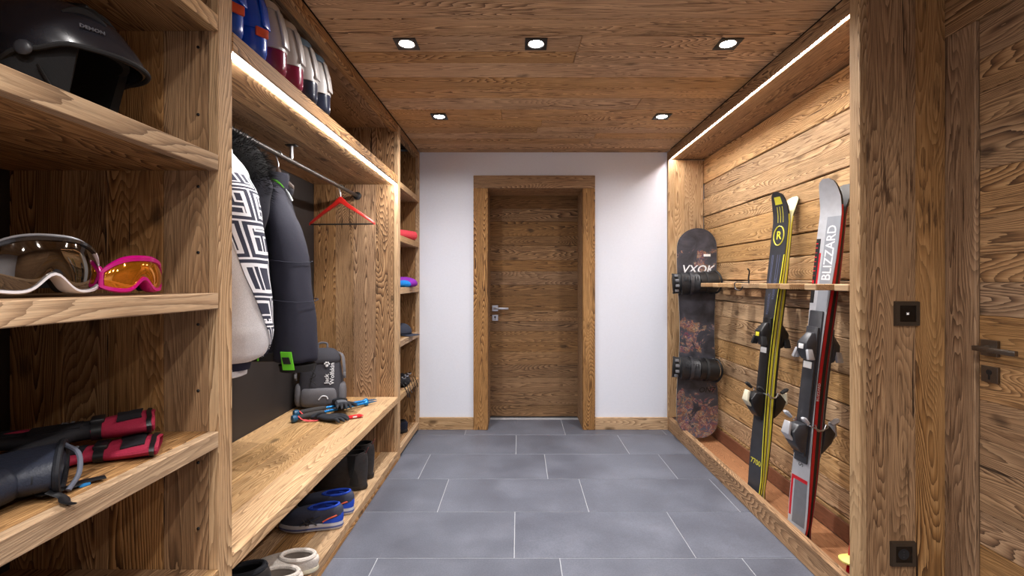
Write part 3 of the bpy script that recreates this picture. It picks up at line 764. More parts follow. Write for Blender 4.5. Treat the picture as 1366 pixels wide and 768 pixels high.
# ski pole with yellow basket behind the pillar's edge, black strap hook on the rail
sp_ = thing('ski_pole', 'red ski pole with pale yellow basket leaning behind the pillar', 'ski pole', (1.292, 1.792, 0.047))
tp = Vector((1.40-1.292, 1.74-1.792, 1.1)); dirp = tp.normalized()
MB().tube([dirp*0.02, dirp*0.5, dirp*1.02], [0.0065, 0.007, 0.0075], 10).build('shaft', c_red, sp_)
MB().tube([dirp*0.0, dirp*0.02], [0.002, 0.006], 8).build('tip', steel, sp_)
MB().loft([ring(*(dirp*0.068), 0.012, 0.012, 16), ring(*(dirp*0.070), 0.036, 0.036, 16), ring(*(dirp*0.076), 0.037, 0.037, 16), ring(*(dirp*0.094), 0.011, 0.011, 16)]).build('basket', plain('pale_yellow_basket', srgb(232, 222, 120), 0.45, bump=0), sp_)
MB().tube([dirp*1.0, dirp*1.06, dirp*1.12], [0.014, 0.016, 0.019], 12).build('grip', c_black, sp_)
hk = thing('strap_hook', 'small black strap hook standing on the comb rail beside the charcoal skis', 'hook', (1.335, 2.640, 1.203))
MB().tube(catmull([(0, 0, 0.0), (0, 0.004, 0.03), (0.002, -0.002, 0.07), (-0.01, -0.004, 0.085)], 5), 0.0045, 8).build('hook', c_black, hk)
MB().tube(catmull([(0, 0, 0.004), (-0.01, 0.02, 0.004), (-0.064, 0.03, 0.0045), (-0.069, 0.02, -0.03), (-0.067, -0.03, -0.04), (-0.066, -0.06, -0.02)], 5), 0.0035, 6).build('strap', c_black, hk)

# switch and socket on the pillar
def wall_plate(name, label, cat, z_, kind):
    t_ = thing(name, label, cat, (1.380 if kind == 'switch' else 1.366, YP-0.0005, z_))
    f = MB(); o_ = 0.044; i_ = 0.029
    f.loft([[(-o_, 0, -o_), (o_, 0, -o_), (o_, 0, o_), (-o_, 0, o_)], [(-o_+0.002, -0.010, -o_+0.002), (o_-0.002, -0.010, -o_+0.002), (o_-0.002, -0.010, o_-0.002), (-o_+0.002, -0.010, o_-0.002)],
            [(-i_, -0.010, -i_), (i_, -0.010, -i_), (i_, -0.010, i_), (-i_, -0.010, i_)], [(-i_, -0.003, -i_), (i_, -0.003, -i_), (i_, -0.003, i_), (-i_, -0.003, i_)]], True, False)
    f.build('frame', plain('bronze_brown_plate', srgb(70, 60, 50), 0.4, 0.3, var=0.06, bump=0), t_, smooth=False)
    MB().box((0, -0.0055, 0), (0.0565, 0.005, 0.0565)).build('insert', plain('glossy_black_insert', srgb(14, 13, 14), 0.2, var=0.05, bump=0), t_, smooth=False)
    if kind == 'switch':
        MB().tube([(-0.004, -0.0084, -0.004), (0.004, -0.0084, -0.004), (0.004, -0.0084, 0.004), (-0.004, -0.0084, 0.004), (-0.004, -0.0084, -0.004)], 0.0008, 6).build('symbol', c_ltext, t_)
        MB().box((0, -0.0083, -0.0005), (0.003, 0.0008, 0.003)).build('indicator', emit('indicator_light', (1, 0.75, 0.6, 1), 1.5), t_, smooth=False)
    else:
        MB().loft([ring(0, -0.0082, 0, 0.0195, 0.0195, 24, 'y'), ring(0, -0.0086, 0, 0.0185, 0.0185, 24, 'y'), ring(0, -0.0083, 0, 0.017, 0.017, 24, 'y')], False, True).build('socket_well', c_rubber, t_)
        for x_, z2 in ((0, 0.0095), (0, 0), (0, -0.0095)): MB().tube([(x_-0.0, -0.0081, z2), (x_, -0.0092, z2)], 0.0025, 10).build('socket_hole', plain('socket_dark_grey', srgb(50, 50, 56), 0.3, bump=0), t_)
wall_plate('light_switch', 'square black light switch plate on the wooden pillar', 'switch', 1.108-0.008, 'switch')
wall_plate('power_socket', 'square black power socket near the foot of the wooden pillar', 'socket', 0.246, 'socket')

# ================================================================== THINGS IN THE WARDROBE BAY
ROD_X, ROD_Z = -1.088, 1.79
rail2 = thing('clothes_rail', 'round steel clothes rail under the boot shelf', 'clothes rail', (ROD_X, 2.2, ROD_Z))
bronze = plain('dark_bronze_metal', srgb(92, 88, 86), 0.38, 0.9, var=0.05, bump=0)
MB().tube([(0, Y1+0.004-2.2, 0), (0, Y2-0.004-2.2, 0)], 0.0115, 14).build('rod', bronze, rail2)
for yq, sg in ((Y1+0.003, 1), (Y2-0.003, -1)): MB().tube([(0, yq-2.2, 0), (0, yq+sg*0.006-2.2, 0), (0, yq+sg*0.012-2.2, 0)], [0.027, 0.026, 0.018], 18).build('end_flange', black_plastic, rail2)
sup = MB().tube([(0, -0.02, 0.011), (0, -0.02, 0.072)], 0.0085, 12); sup.build('support_post', steel, rail2)
MB().box((0, -0.02, 0.0745), (0.05, 0.032, 0.004)).build('support_plate', black_plastic, rail2, bevel=0.001)

def hanger(label, y_, mat, bar, yaw=0.0, half=0.205, drop=0.155, thick=0.012, lx=0.0, tilt=0.0):
    t_ = thing('coat_hanger', label, 'hanger', (ROD_X+lx, y_, ROD_Z), (0, tilt, yaw))
    hp = [(0.012*math.cos(a)-0.0, 0, 0.003+0.0155*math.sin(a)) for a in [R(q) for q in (-20, 20, 60, 90, 130, 165, 200)]]
    hook = [(0.015*math.cos(R(q)), 0, 0.0155*math.sin(R(q))) for q in (-10, 20, 55, 90, 125, 160, 195, 230)]
    hook = hook[::-1]
    MB().tube(catmull(list(reversed(hook))+[(0.0, 0, -0.045), (0, 0, -0.088)], 4), 0.0022, 8).build('hook', steel, t_)
    m = MB(); pts = []
    for i in range(25):
        u_ = -1+2*i/24; a = abs(u_)
        z_ = -0.083 - drop*(a**1.15) + 0.016*math.exp(-(a/0.16)**2)
        pts.append((u_*half, 0.02*a*a, z_, 0.021+0.010*math.exp(-(a/0.2)**2)-0.008*a, thick*(1-0.3*a)))
    m.loft([[(p[0], p[1]-p[4], p[2]-p[3]), (p[0], p[1]+p[4], p[2]-p[3]), (p[0], p[1]+p[4]*0.7, p[2]+p[3]*0.3), (p[0], p[1]-p[4]*0.7, p[2]+p[3]*0.3)] for p in pts])
    m.build('shoulder_bow', mat, t_, bevel=0.003)
    if bar: MB().tube([(-half*0.97, 0.018, -0.083-drop*0.96-0.012), (half*0.97, 0.018, -0.083-drop*0.96-0.012)], 0.0045, 10).build('trouser_bar', c_black, t_)
    return t_
red_wood = plain('red_painted_wood', srgb(196, 34, 26), 0.35, var=0.08, vscale=30, bump=0.04, coat=0.3)
hanger('empty red wooden hanger with black bar on the rail', 2.78, red_wood, True, yaw=R(-4), half=0.208, drop=0.135)
hanger('dark wooden hanger inside the charcoal jacket', 2.06, plain('dark_hanger_wood', srgb(60, 40, 28), 0.5), False, half=0.06, drop=0.06)
hanger('dark wooden hanger inside the white jacket', 1.62, plain('dark_hanger_wood', srgb(60, 40, 28), 0.5), False, half=0.09, drop=0.10)

def cloth_tube(path, rx, ry, n=20, segs=8, twist=0.0, pw=2.0):
    """garment tube; path in (x, y, z), rx and ry lists per control point"""
    P = catmull(path, segs); m = len(P)-1; rings = []
    for i, p in enumerate(P):
        k = i/m*(len(path)-1); j = min(int(k), len(path)-2); f_ = k-j
        a = lerp(rx[j], rx[j+1], f_); b = lerp(ry[j], ry[j+1], f_)
        rings.append(ring(p.x, p.y, p.z, a, b, n, 'z', pw))
    return rings
# --- charcoal jacket
charcoal = fabric('charcoal_jacket_cloth', srgb(38, 38, 50), 0.75, 700, 10, 0.5)
charcoal2 = fabric('near_black_jacket_cloth', srgb(30, 30, 39), 0.8, 700, 10, 0.5)
lime_cloth = fabric('lime_green_cloth', srgb(110, 212, 50), 0.7)
JY = 2.06
jk = thing('ski_jacket', 'charcoal ski jacket with lime green collar and cuff tab on the rail', 'jacket', (ROD_X, JY, 0.8))
def jput(m, nm, mat, par=jk, org=(ROD_X, JY, 0.8), **kw):
    for p in m.v: p -= Vector(org)
    return m.build(nm, mat, par, **kw)
b = MB().loft(cloth_tube([(-1.13, JY+0.01, 0.875), (-1.13, JY+0.01, 1.05), (-1.13, JY+0.01, 1.25), (-1.12, JY+0.01, 1.45), (-1.11, JY, 1.57), (-1.10, JY, 1.65), (-1.09, JY, 1.69)],
                         [0.155, 0.155, 0.145, 0.115, 0.075, 0.05, 0.035], [0.085, 0.09, 0.095, 0.10, 0.085, 0.06, 0.04], 28, 7, pw=2.3)).wrinkle(0.012, 6, 3, (1, 1, 0.5))
jput(b, 'body', charcoal2, sub=1)
arm_path = [(-1.095, JY-0.015, 1.655), (-1.078, JY-0.025, 1.57), (-1.048, JY-0.03, 1.46), (-1.018, JY-0.035, 1.30), (-0.985, JY-0.05, 1.06), (-0.968, JY-0.07, 0.86)]
b = MB().loft(cloth_tube(arm_path, [0.025, 0.052, 0.070, 0.084, 0.089, 0.086], [0.035, 0.066, 0.082, 0.086, 0.082, 0.075], 24, 8, pw=2.2)).wrinkle(0.020, 6, 5, (1, 1, 0.35)).wrinkle(0.008, 19, 7, (1, 1, 0.4))
slv = jput(b, 'sleeve', charcoal, sub=1)
b = MB().loft(cloth_tube([(-1.125, JY+0.02, 1.635), (-1.22, JY+0.03, 1.50), (-1.24, JY+0.03, 1.2), (-1.25, JY+0.02, 0.9)], [0.055, 0.075, 0.08, 0.075], [0.05, 0.075, 0.08, 0.07], 20, 8)).wrinkle(0.008, 9, 6)
jput(b, 'sleeve', charcoal2, sub=1)
for zz, rr in ((1.30, 0.092), (1.13, 0.096)):
    c_ = interp([(0.86, (-0.968, JY-0.07)), (1.06, (-0.985, JY-0.05)), (1.30, (-1.018, JY-0.035))], zz)
    b = MB().tube([(c_[0]+rr*1.0*math.cos(2*math.pi*k/24), c_[1]+rr*math.sin(2*math.pi*k/24), zz+0.006*math.sin(4*math.pi*k/24)) for k in range(25)], 0.0022, 5)
    jput(b, 'seam', charcoal, slv, (ROD_X, JY, 0.8))
b = MB().loft(cloth_tube([(-0.968, JY-0.071, 0.855), (-0.968, JY-0.072, 0.826)], [0.076, 0.070], [0.066, 0.060], 20, 3)); jput(b, 'cuff', c_rubber)
def patch(a0, a1, z0, z1, c_, rx, ry, skew=0.0):
    return MB().grid(lambda u_, v_: (c_[0]+rx*math.cos(lerp(a0, a1, u_)+skew*v_), c_[1]+ry*math.sin(lerp(a0, a1, u_)+skew*v_), lerp(z0, z1, v_)), 8, 4)
cc = (-0.968, JY-0.068)
tabp = patch(R(-104), R(-74), 0.842, 0.918, cc, 0.095, 0.084, R(-8)); tb_ = jput(tabp, 'cuff_tab', lime_cloth, solid=0.004)
tabp = patch(R(-100), R(-82), 0.868, 0.896, cc, 0.099, 0.088, R(-5)); jput(tabp, 'velcro_pad', c_rubber, tb_, (ROD_X, JY, 0.8), solid=0.003)
b = MB().loft([ring(-1.13, JY+0.01, z_, rx, ry, 28, 'z', 2.3) for z_, rx, ry in ((0.862, 0.150, 0.080), (0.866, 0.157, 0.087), (0.90, 0.158, 0.089), (0.904, 0.154, 0.085))]); jput(b, 'hem_band', c_rubber)
b = MB().tube(catmull([(-1.13, JY-0.088, 0.87), (-1.13, JY-0.094, 1.1), (-1.13, JY-0.096, 1.3), (-1.12, JY-0.098, 1.46), (-1.11, JY-0.088, 1.58)], 6), 0.004, 6); jput(b, 'front_zip', lime_cloth)
b = MB().loft(cloth_tube([(-1.10, JY, 1.63), (-1.095, JY, 1.70)], [0.058, 0.052], [0.06, 0.052], 18, 3), False, False); jput(b, 'collar', charcoal, solid=0.006)
# hood and lime collar
b = MB().loft(cloth_tube([(-1.11, JY+0.03, 1.58), (-1.11, JY+0.04, 1.63), (-1.115, JY+0.05, 1.67), (-1.12, JY+0.05, 1.70)], [0.05, 0.06, 0.055, 0.03], [0.06, 0.075, 0.06, 0.03], 18, 5)).wrinkle(0.012, 14, 8); jput(b, 'hood', charcoal2, sub=1)
b = MB().tube(catmull([(-1.175, JY-0.06, 1.60), (-1.15, JY-0.075, 1.645), (-1.11, JY-0.075, 1.668), (-1.07, JY-0.05, 1.655), (-1.05, JY-0.01, 1.62)], 6), [0.004]*2+[0.009]*21+[0.004]*2, 8, (1.0, 0.45)); jput(b, 'lime_collar_trim', lime_cloth)
b = MB().tube(catmull([(-1.055, JY-0.01, 1.635), (-1.035, JY-0.015, 1.61), (-1.015, JY-0.02, 1.575)], 4), 0.004, 6); jput(b, 'drawcord', c_silver)
# --- white jacket with black fur hood
white_cloth = fabric('white_jacket_cloth', srgb(232, 232, 236), 0.8, 500, 12, 0.45)
t = NT('navy_white_maze_cloth'); uv = t.node('ShaderNodeUVMap').outputs[0]
sp = t.node('ShaderNodeSeparateXYZ'); t.l.new(uv, sp.inputs[0])
U, V = sp.outputs[0], sp.outputs[1]
def cells(nu, nv, offs):
    vv = t.math('MULTIPLY', V, nv); row = t.math('FLOOR', vv)
    uu = t.math('ADD', t.math('MULTIPLY', U, nu), t.math('MULTIPLY', row, offs))
    a = t.math('ABSOLUTE', t.math('SUBTRACT', t.math('FRACT', uu), 0.5)); b_ = t.math('ABSOLUTE', t.math('SUBTRACT', t.math('FRACT', vv), 0.5))
    return t.math('MAXIMUM', a, b_)
d1 = cells(1.6, 7.0, 0.37); d2 = cells(2.6, 9.0, 0.63)
ln = t.math('MAXIMUM', t.math('MULTIPLY', t.math('GREATER_THAN', d1, 0.30), t.math('LESS_THAN', d1, 0.385)), t.math('GREATER_THAN', d1, 0.475))
ln = t.math('MAXIMUM', ln, t.math('MULTIPLY', t.math('LESS_THAN', d1, 0.30), t.math('MULTIPLY', t.math('GREATER_THAN', d2, 0.36), t.math('LESS_THAN', d2, 0.43))))
t.l.new(t.mix(ln, srgb(40, 42, 62), srgb(226, 226, 232)), t.b.inputs['Base Color']); t.b.inputs['Roughness'].default_value = 0.8
MAZE = t.m
WY_ = 1.62
wj = thing('white_jacket', 'white padded jacket with navy maze panel and black fur hood', 'jacket', (ROD_X, WY_, 0.9))
def wput(m, nm, mat, par=wj, **kw):
    for p in m.v: p -= Vector((ROD_X, WY_, 0.9))
    return m.build(nm, mat, par, **kw)
b = MB().loft(cloth_tube([(-1.13, WY_-0.02, 0.90), (-1.13, WY_-0.02, 1.1), (-1.13, WY_-0.02, 1.3), (-1.12, WY_, 1.48), (-1.10, WY_, 1.60), (-1.09, WY_, 1.68)],
                         [0.16, 0.165, 0.165, 0.15, 0.12, 0.06], [0.10, 0.11, 0.11, 0.105, 0.09, 0.05], 26, 7, pw=2.3)).wrinkle(0.016, 7, 11)
wput(b, 'body', white_cloth, sub=1)
WP = [(-1.045, WY_-0.0, 1.615), (-1.015, WY_-0.0, 1.52), (-0.998, WY_-0.005, 1.36), (-0.985, WY_-0.01, 1.18), (-0.980, WY_-0.015, 1.04), (-0.990, WY_-0.02, 0.955), (-1.0, WY_-0.02, 0.93)]
RXs, RYs = [0.055, 0.072, 0.080, 0.090, 0.098, 0.085, 0.05], [0.06, 0.075, 0.085, 0.095, 0.10, 0.085, 0.05]
rings = cloth_tube(WP, RXs, RYs, 32, 8)
b = MB().loft(rings).wrinkle(0.012, 11, 13, (1, 1, 0.7)); wput(b, 'sleeve', white_cloth, sub=1)
# maze panel on the far outer side of the sleeve, offset outward, leaning with the arm
nr = len(rings)
def maze_pt(u_, v_):
    i = min(nr-1, int(v_*(nr-7)+1)); c_ = Vector((0, 0, 0)); rg = rings[i]
    for p in rg: c_ += Vector(p)
    c_ /= len(rg)
    a = lerp(R(lerp(-120, 22, min(1, v_*1.12)**1.1)), R(96), u_)       # edge of the white field swings round the sleeve
    k_ = (i/(nr-1))*(len(WP)-1); j = min(int(k_), len(WP)-2); f_ = k_-j
    rx_ = lerp(RXs[j], RXs[j+1], f_)+0.006; ry_ = lerp(RYs[j], RYs[j+1], f_)+0.006
    return (c_.x+rx_*math.cos(a), c_.y+ry_*math.sin(a), c_.z)
pm = MB(); NU, NV = 14, nr-7
pm.grid(maze_pt, NU, NV); pm.wrinkle(0.006, 11, 13, (1, 1, 0.7))
po = wput(pm, 'maze_panel', MAZE, solid=0.003)
uvl = po.data.uv_layers.new(name='UVMap')
for poly in po.data.polygons:
    for li, vi in zip(poly.loop_indices, poly.vertices):
        uvl.data[li].uv = ((vi % (NU+1))/NU, (vi//(NU+1))/NV)
b = MB().loft([ring(-1.13, WY_-0.02, z_, rx, ry, 26, 'z', 2.3) for z_, rx, ry in ((0.880, 0.150, 0.092), (0.884, 0.160, 0.102), (0.925, 0.164, 0.105), (0.93, 0.158, 0.10))]); wput(b, 'hem_band', white_cloth)
b = MB().tube(catmull([(-1.13, WY_-0.128, 0.89), (-1.13, WY_-0.137, 1.1), (-1.13, WY_-0.137, 1.3), (-1.12, WY_-0.112, 1.48), (-1.10, WY_-0.096, 1.58)], 6), 0.004, 6); wput(b, 'front_zip', c_grey)
b = MB().loft(cloth_tube([(-1.10, WY_, 1.60), (-1.09, WY_, 1.69)], [0.075, 0.062], [0.07, 0.06], 18, 3), False, False); wput(b, 'collar', white_cloth, solid=0.008)
b = MB().loft(cloth_tube([(-1.0, WY_-0.02, 0.955), (-1.003, WY_-0.02, 0.905)], [0.060, 0.050], [0.060, 0.050], 18, 3)); wput(b, 'cuff', fabric('navy_rib_knit', srgb(40, 42, 60), 0.9))
b = MB().loft(cloth_tube([(-1.16, WY_-0.0, 1.60), (-1.235, WY_, 1.50), (-1.262, WY_, 1.30), (-1.275, WY_-0.01, 1.1), (-1.28, WY_-0.01, 0.96)], [0.05, 0.07, 0.078, 0.08, 0.06], [0.06, 0.075, 0.08, 0.085, 0.06], 22, 7)).wrinkle(0.010, 11, 17); wput(b, 'sleeve', white_cloth, sub=1)
# black fur hood trim: a soft roll with many separate tufts
fur = plain('black_fur', srgb(9, 9, 11), 1.0, var=0.5, vscale=300, bump=0.2)
fc = [(-1.13, 1.70, 1.715), (-1.09, 1.73, 1.71), (-1.055, 1.76, 1.67), (-1.042, 1.775, 1.61), (-1.055, 1.78, 1.55)]
core = MB().tube(catmull(fc, 6), [0.05+0.022*math.sin(math.pi*min(1, i/22)) for i in range(25)], 14)
hood_fur = wput(core, 'fur_hood', fur, sub=1)
rnd = random.Random(5); fm = MB(); cp = catmull(fc, 12)
for q in range(9000):
    p = cp[rnd.randrange(len(cp))]; d = Vector((rnd.gauss(0, 1), rnd.gauss(0, 1), rnd.gauss(0, 1))).normalized()
    s0_ = p + d*rnd.uniform(0.045, 0.068); tip = s0_ + (d+Vector((0.25, 0.1, -0.5))*rnd.random()).normalized()*rnd.uniform(0.02, 0.052)
    sd = d.cross(Vector((rnd.random(), rnd.random(), rnd.random()))).normalized()*0.0014
    i_ = len(fm.v); fm.v += [s0_-sd, s0_+sd, tip]; fm.f.append((i_, i_+1, i_+2))
ft = wput(fm, 'fur_tufts', fur, hood_fur, smooth=False); ft['kind'] = 'stuff'
b = MB().loft(cloth_tube([(-1.07, WY_+0.12, 1.30), (-1.05, WY_+0.14, 1.45), (-1.05, WY_+0.15, 1.58), (-1.06, WY_+0.14, 1.68)], [0.05, 0.075, 0.085, 0.06], [0.04, 0.055, 0.06, 0.04], 18, 6)).wrinkle(0.012, 12, 21); wput(b, 'hood_lining', charcoal2, sub=1)

# --- backpack on the bench
bp = thing('backpack', 'grey and charcoal hiking backpack standing on the bench in the corner', 'backpack', (-1.232, 2.835, 0.4375), (R(-5), 0, R(16)))
bp.scale = (0.93, 0.93, 1.0)
pack_grey = fabric('pack_grey_cloth', srgb(104, 103, 108), 0.8, 500, 14, 0.4); pack_dark = fabric('pack_charcoal_cloth', srgb(62, 62, 69), 0.8, 500, 14, 0.4)
b = MB().loft([ring(0, 0.0, z_, rx, ry, 28, 'z', 2.8) for z_, rx, ry in ((0.0, 0.12, 0.07), (0.012, 0.138, 0.085), (0.08, 0.142, 0.092), (0.16, 0.138, 0.088), (0.24, 0.130, 0.08), (0.30, 0.115, 0.07), (0.335, 0.09, 0.055), (0.35, 0.05, 0.03))]).wrinkle(0.008, 14, 2)
b.build('main_compartment', pack_dark, bp, sub=1)
b = MB().loft([ring(-0.005, -0.072, z_, rx, ry, 24, 'z', 2.8) for z_, rx, ry in ((0.006, 0.09, 0.02), (0.03, 0.112, 0.035), (0.09, 0.112, 0.042), (0.115, 0.10, 0.036), (0.122, 0.09, 0.02))]).wrinkle(0.008, 18, 3); pk = b.build('front_pocket', pack_grey, bp, sub=1)
for sg in (-1, 1):
    b = MB().loft([ring(sg*0.13, -0.01, z_, rx, ry, 16, 'z', 2.4) for z_, rx, ry in ((0.008, 0.02, 0.05), (0.04, 0.032, 0.065), (0.12, 0.03, 0.06), (0.15, 0.018, 0.045))]).wrinkle(0.006, 18, 4); b.build('side_pocket', pack_grey, bp, sub=1)
b = MB().loft([ring(0, -0.005, z_, rx, ry, 22, 'z', 2.6) for z_, rx, ry in ((0.25, 0.135, 0.088), (0.30, 0.125, 0.082), (0.345, 0.10, 0.062), (0.362, 0.06, 0.035))]).wrinkle(0.006, 16, 9); b.build('lid', pack_dark, bp, sub=1)
MB().tube(catmull([(-0.03, 0.05, 0.345), (-0.025, 0.05, 0.385), (0.025, 0.05, 0.385), (0.03, 0.05, 0.345)], 6), 0.007, 8, (1, 0.5)).build('grab_loop', pack_grey, bp)
for sg in (-1, 1):
    MB().tube(catmull([(sg*0.10, 0.02, 0.33), (sg*0.135, -0.03, 0.31), (sg*0.148, -0.05, 0.24), (sg*0.15, -0.04, 0.17)], 6), 0.011, 8, (1, 0.3)).build('compression_strap', pack_grey, bp)
    MB().box((sg*0.150, -0.05, 0.195), (0.014, 0.022, 0.026)).build('buckle', c_grey, bp, bevel=0.003)
MB().tube(catmull([(-0.02, -0.092, 0.27), (-0.035, -0.097, 0.22), (-0.05, -0.10, 0.17), (-0.055, -0.108, 0.13)], 6), 0.003, 6).build('zip', c_rubber, bp)
MB().tube(catmull([(-0.06, -0.10, 0.24), (-0.02, -0.107, 0.2), (-0.055, -0.107, 0.18), (-0.015, -0.110, 0.145)], 6), 0.0025, 6).build('elastic_cord', c_rubber, bp)
text('lettering', 'Jack', 0.036, c_ltext, bp, frame((0.045, -0.0935, 0.175), (0, 0.0, 1), (-1, -0.15, 0), (0.15, -1, 0.0)), 0.0006, 0.0006)
text('lettering', 'Wolfskin', 0.036, c_ltext, bp, frame((0.078, -0.090, 0.205), (0, 0.05, 1), (-1, -0.2, 0), (0.2, -1, 0.0)), 0.0006, 0.0006)
for dx, dz in ((0, 0), (-0.013, 0.012), (-0.005, 0.019), (0.007, 0.018), (0.014, 0.010)): MB().ell((0.045+dx, -0.0945, 0.255+dz), (0.0055+0.004*(dx == 0), 0.002, 0.006+0.003*(dx == 0)), 10, 6).build('paw_emblem', c_ltext, bp)
MB().tube(catmull([(0.0, -0.113, 0.055), (0.02, -0.115, 0.075), (0.045, -0.112, 0.072), (0.055, -0.110, 0.055)], 5), 0.004, 6).build('reflective_piping', c_ltext, pk)

# --- trekking poles, gloves and red packet on the bench
pole_blue = plain('blue_anodised_tube', srgb(20, 118, 190), 0.3, 0.4, var=0.05, bump=0)
foam = plain('dark_grip_foam', srgb(58, 56, 56), 0.85, var=0.15, vscale=300, bump=0.2)
coral = plain('coral_strap', srgb(214, 78, 82), 0.7, bump=0.05)
BZ = 0.4375
def trek_pole(label, p0, p1, gz):
    a, b_ = Vector(p0), Vector(p1); d = b_-a; L_ = d.length; ang = math.atan2(d.y, d.x)
    t_ = thing('trekking_pole', label, 'trekking pole', (a.x, a.y, BZ), (0, 0, ang))
    r = gz
    MB().loft([ring(x_, 0, r, q, q, 12, 'x') for x_, q in ((-0.004, 0.012), (0.0, 0.020), (0.014, 0.0205), (0.026, 0.017), (0.03, 0.012))]).build('pommel', plain('petrol_blue_cap', srgb(28, 82, 118), 0.4, bump=0), t_)
    MB().loft([ring(x_, 0, r, q, q, 12, 'x') for x_, q in ((0.03, 0.013), (0.05, 0.0155), (0.10, 0.0165), (0.15, 0.0150), (0.175, 0.012), (0.18, 0.009))]).build('grip', foam, t_)
    MB().tube([(0.18, 0, r), (L_-0.09, 0, r-0.003)], 0.0085, 12).build('shaft', pole_blue, t_)
    MB().tube([(0.26, 0, r-0.001), (0.30, 0, r-0.001)], 0.012, 12).build('clamp', c_black, t_)
    MB().loft([ring(x_, 0, r-0.003, q, q, 14, 'x') for x_, q in ((L_-0.09, 0.010), (L_-0.075, 0.016), (L_-0.068, 0.016), (L_-0.06, 0.009))]).build('basket', pole_blue, t_)
    MB().tube([(L_-0.06, 0, r-0.004), (L_-0.03, 0, r-0.005), (L_, 0, r-0.006)], [0.006, 0.005, 0.002], 8).build('tip', plain('blue_tip', srgb(40, 90, 130), 0.4, bump=0), t_)
    st = catmull([(0.028, -0.012, r+0.012), (0.04, -0.03, 0.016), (0.06, -0.05, 0.006), (0.10, -0.075, 0.004), (0.115, -0.06, 0.004), (0.08, -0.05, 0.004), (0.05, -0.03, 0.012)], 5)
    MB().tube(st, 0.0045, 6, (1, 0.6)).build('wrist_strap', coral, t_)
trek_pole('blue trekking pole with coral strap loop under the thin gloves, farther from the backpack', (-1.245, 2.50), (-0.905, 2.900), 0.0205)
trek_pole('blue trekking pole lying next to the backpack on the bench', (-1.285, 2.60), (-0.92, 2.945), 0.0205)
def make_glove(name, label, cat, loc, rot, mat, cuffmat, scale=1.0, group=None, accent=None, cufflen=0.05, puff=1.0, cuffw=1.0):
    """fingers toward -x, cuff opening at +x, lying palm down, base at z = 0"""
    t_ = thing(name, label, cat, loc, rot, group); k = scale; p_ = puff
    m = MB(); h = 0.022*k*p_
    m.loft([ring(x_*k, 0, h, w*k, hh*k*p_, 16, 'x', 2.5) for x_, w, hh in ((-0.045, 0.040, 0.015), (-0.02, 0.043, 0.019), (0.02, 0.042, 0.020), (0.05, 0.035, 0.020), (0.075, 0.034, 0.021))])
    for y_, L_, sp_a in ((-0.033, 0.062, -0.10), (-0.011, 0.078, -0.03), (0.011, 0.075, 0.04), (0.032, 0.058, 0.12)):
        pts = [(-0.03*k, y_*k, h), (-(0.045+L_*0.4)*k, (y_+sp_a*L_*0.4)*k, h+0.006*k), (-(0.045+L_*0.75)*k, (y_+sp_a*L_*0.75)*k, h+0.001*k), (-(0.045+L_)*k, (y_+sp_a*L_)*k, h-0.010*k)]
        m.tube(catmull(pts, 4), [0.0125*k*p_]*8+[0.0122*k*p_, 0.0115*k*p_, 0.010*k*p_, 0.008*k*p_, 0.004*k], 10)
    m.tube(catmull([(0.03*k, -0.03*k, h), (0.0, -0.058*k, h-0.002), (-0.03*k, -0.075*k, h-0.004), (-0.055*k, -0.08*k, h-0.008)], 4), [0.016*k*p_]*8+[0.015*k*p_, 0.014*k*p_, 0.012*k*p_, 0.009*k*p_, 0.004*k], 10)
    hand = m.build('hand', mat, t_, remesh=0.0035*k, soft=3)
    c_ = MB(); rings_ = [ring(x_*k, 0, h, w*k*(1+(cuffw-1)*min(1, max(0, (x_-0.06)/0.05))), hh*k*p_, 20, 'x', 2.4) for x_, w, hh in ((0.060, 0.037, 0.0205), (0.085, 0.040, 0.0215), (0.085+cufflen*0.5, 0.045, 0.0225), (0.085+cufflen, 0.047, 0.022), (0.087+cufflen, 0.044, 0.019), (0.075+cufflen*0.5, 0.038, 0.016), (0.07, 0.03, 0.012))]
    c_.loft(rings_, True, True)
    if cuffw > 1: c_.wrinkle(0.007, 24, 3)
    cf = c_.build('cuff', cuffmat, t_)
    MB().loft([ring(x_*k, 0, h, w*k, hh*k*p_, 20, 'x', 2.4) for x_, w, hh in ((0.062, 0.0385, 0.0222), (0.078, 0.0405, 0.0228))], False, False).build('wrist_strap', c_black, t_, solid=0.002, solid_off=1)
    if accent:
        for x0_, x1_ in ((-0.03, 0.045),):
            MB().grid(lambda u_, v_: (lerp(x0_, x1_, v_)*k, lerp(-0.028, 0.028, u_)*k, h+(0.0205*k*p_)*(1-0.18*(2*u_-1)**2)+0.001), 6, 4).build('back_panel', accent, t_, solid=0.003)
    return t_
glove_dark = fabric('charcoal_glove_cloth', srgb(44, 46, 52), 0.75, 600, 30, 0.4)
make_glove('sport_glove', 'thin charcoal glove lying on the trekking poles, palm down', 'glove', (-1.05, 2.70, BZ+0.036), (R(4), R(2), R(118)), glove_dark, glove_dark, 0.95, None, plain('grey_reflective_print', srgb(96, 100, 108), 0.5), 0.02, 0.75)
make_glove('sport_glove', 'thin charcoal glove lying on the bench boards beside the red packet', 'glove', (-1.055, 2.545, BZ+0.0005), (0, 0, R(160)), glove_dark, glove_dark, 0.95, None, None, 0.02, 0.75)
pkt = thing('snack_packet', 'small red packet with white mark on the bench next to the gloves', 'packet', (-0.935, 2.585, BZ), (0, 0, R(34)))
b = MB().loft([ring(x_, 0, 0.010, w, h_, 12, 'x', 3) for x_, w, h_ in ((-0.048, 0.018, 0.0012), (-0.040, 0.018, 0.003), (-0.034, 0.016, 0.008), (0.034, 0.016, 0.008), (0.040, 0.018, 0.003), (0.048, 0.018, 0.0012))]); b.build('wrapper', plain('red_foil', srgb(206, 40, 48), 0.35, bump=0.2, vscale=60), pkt)
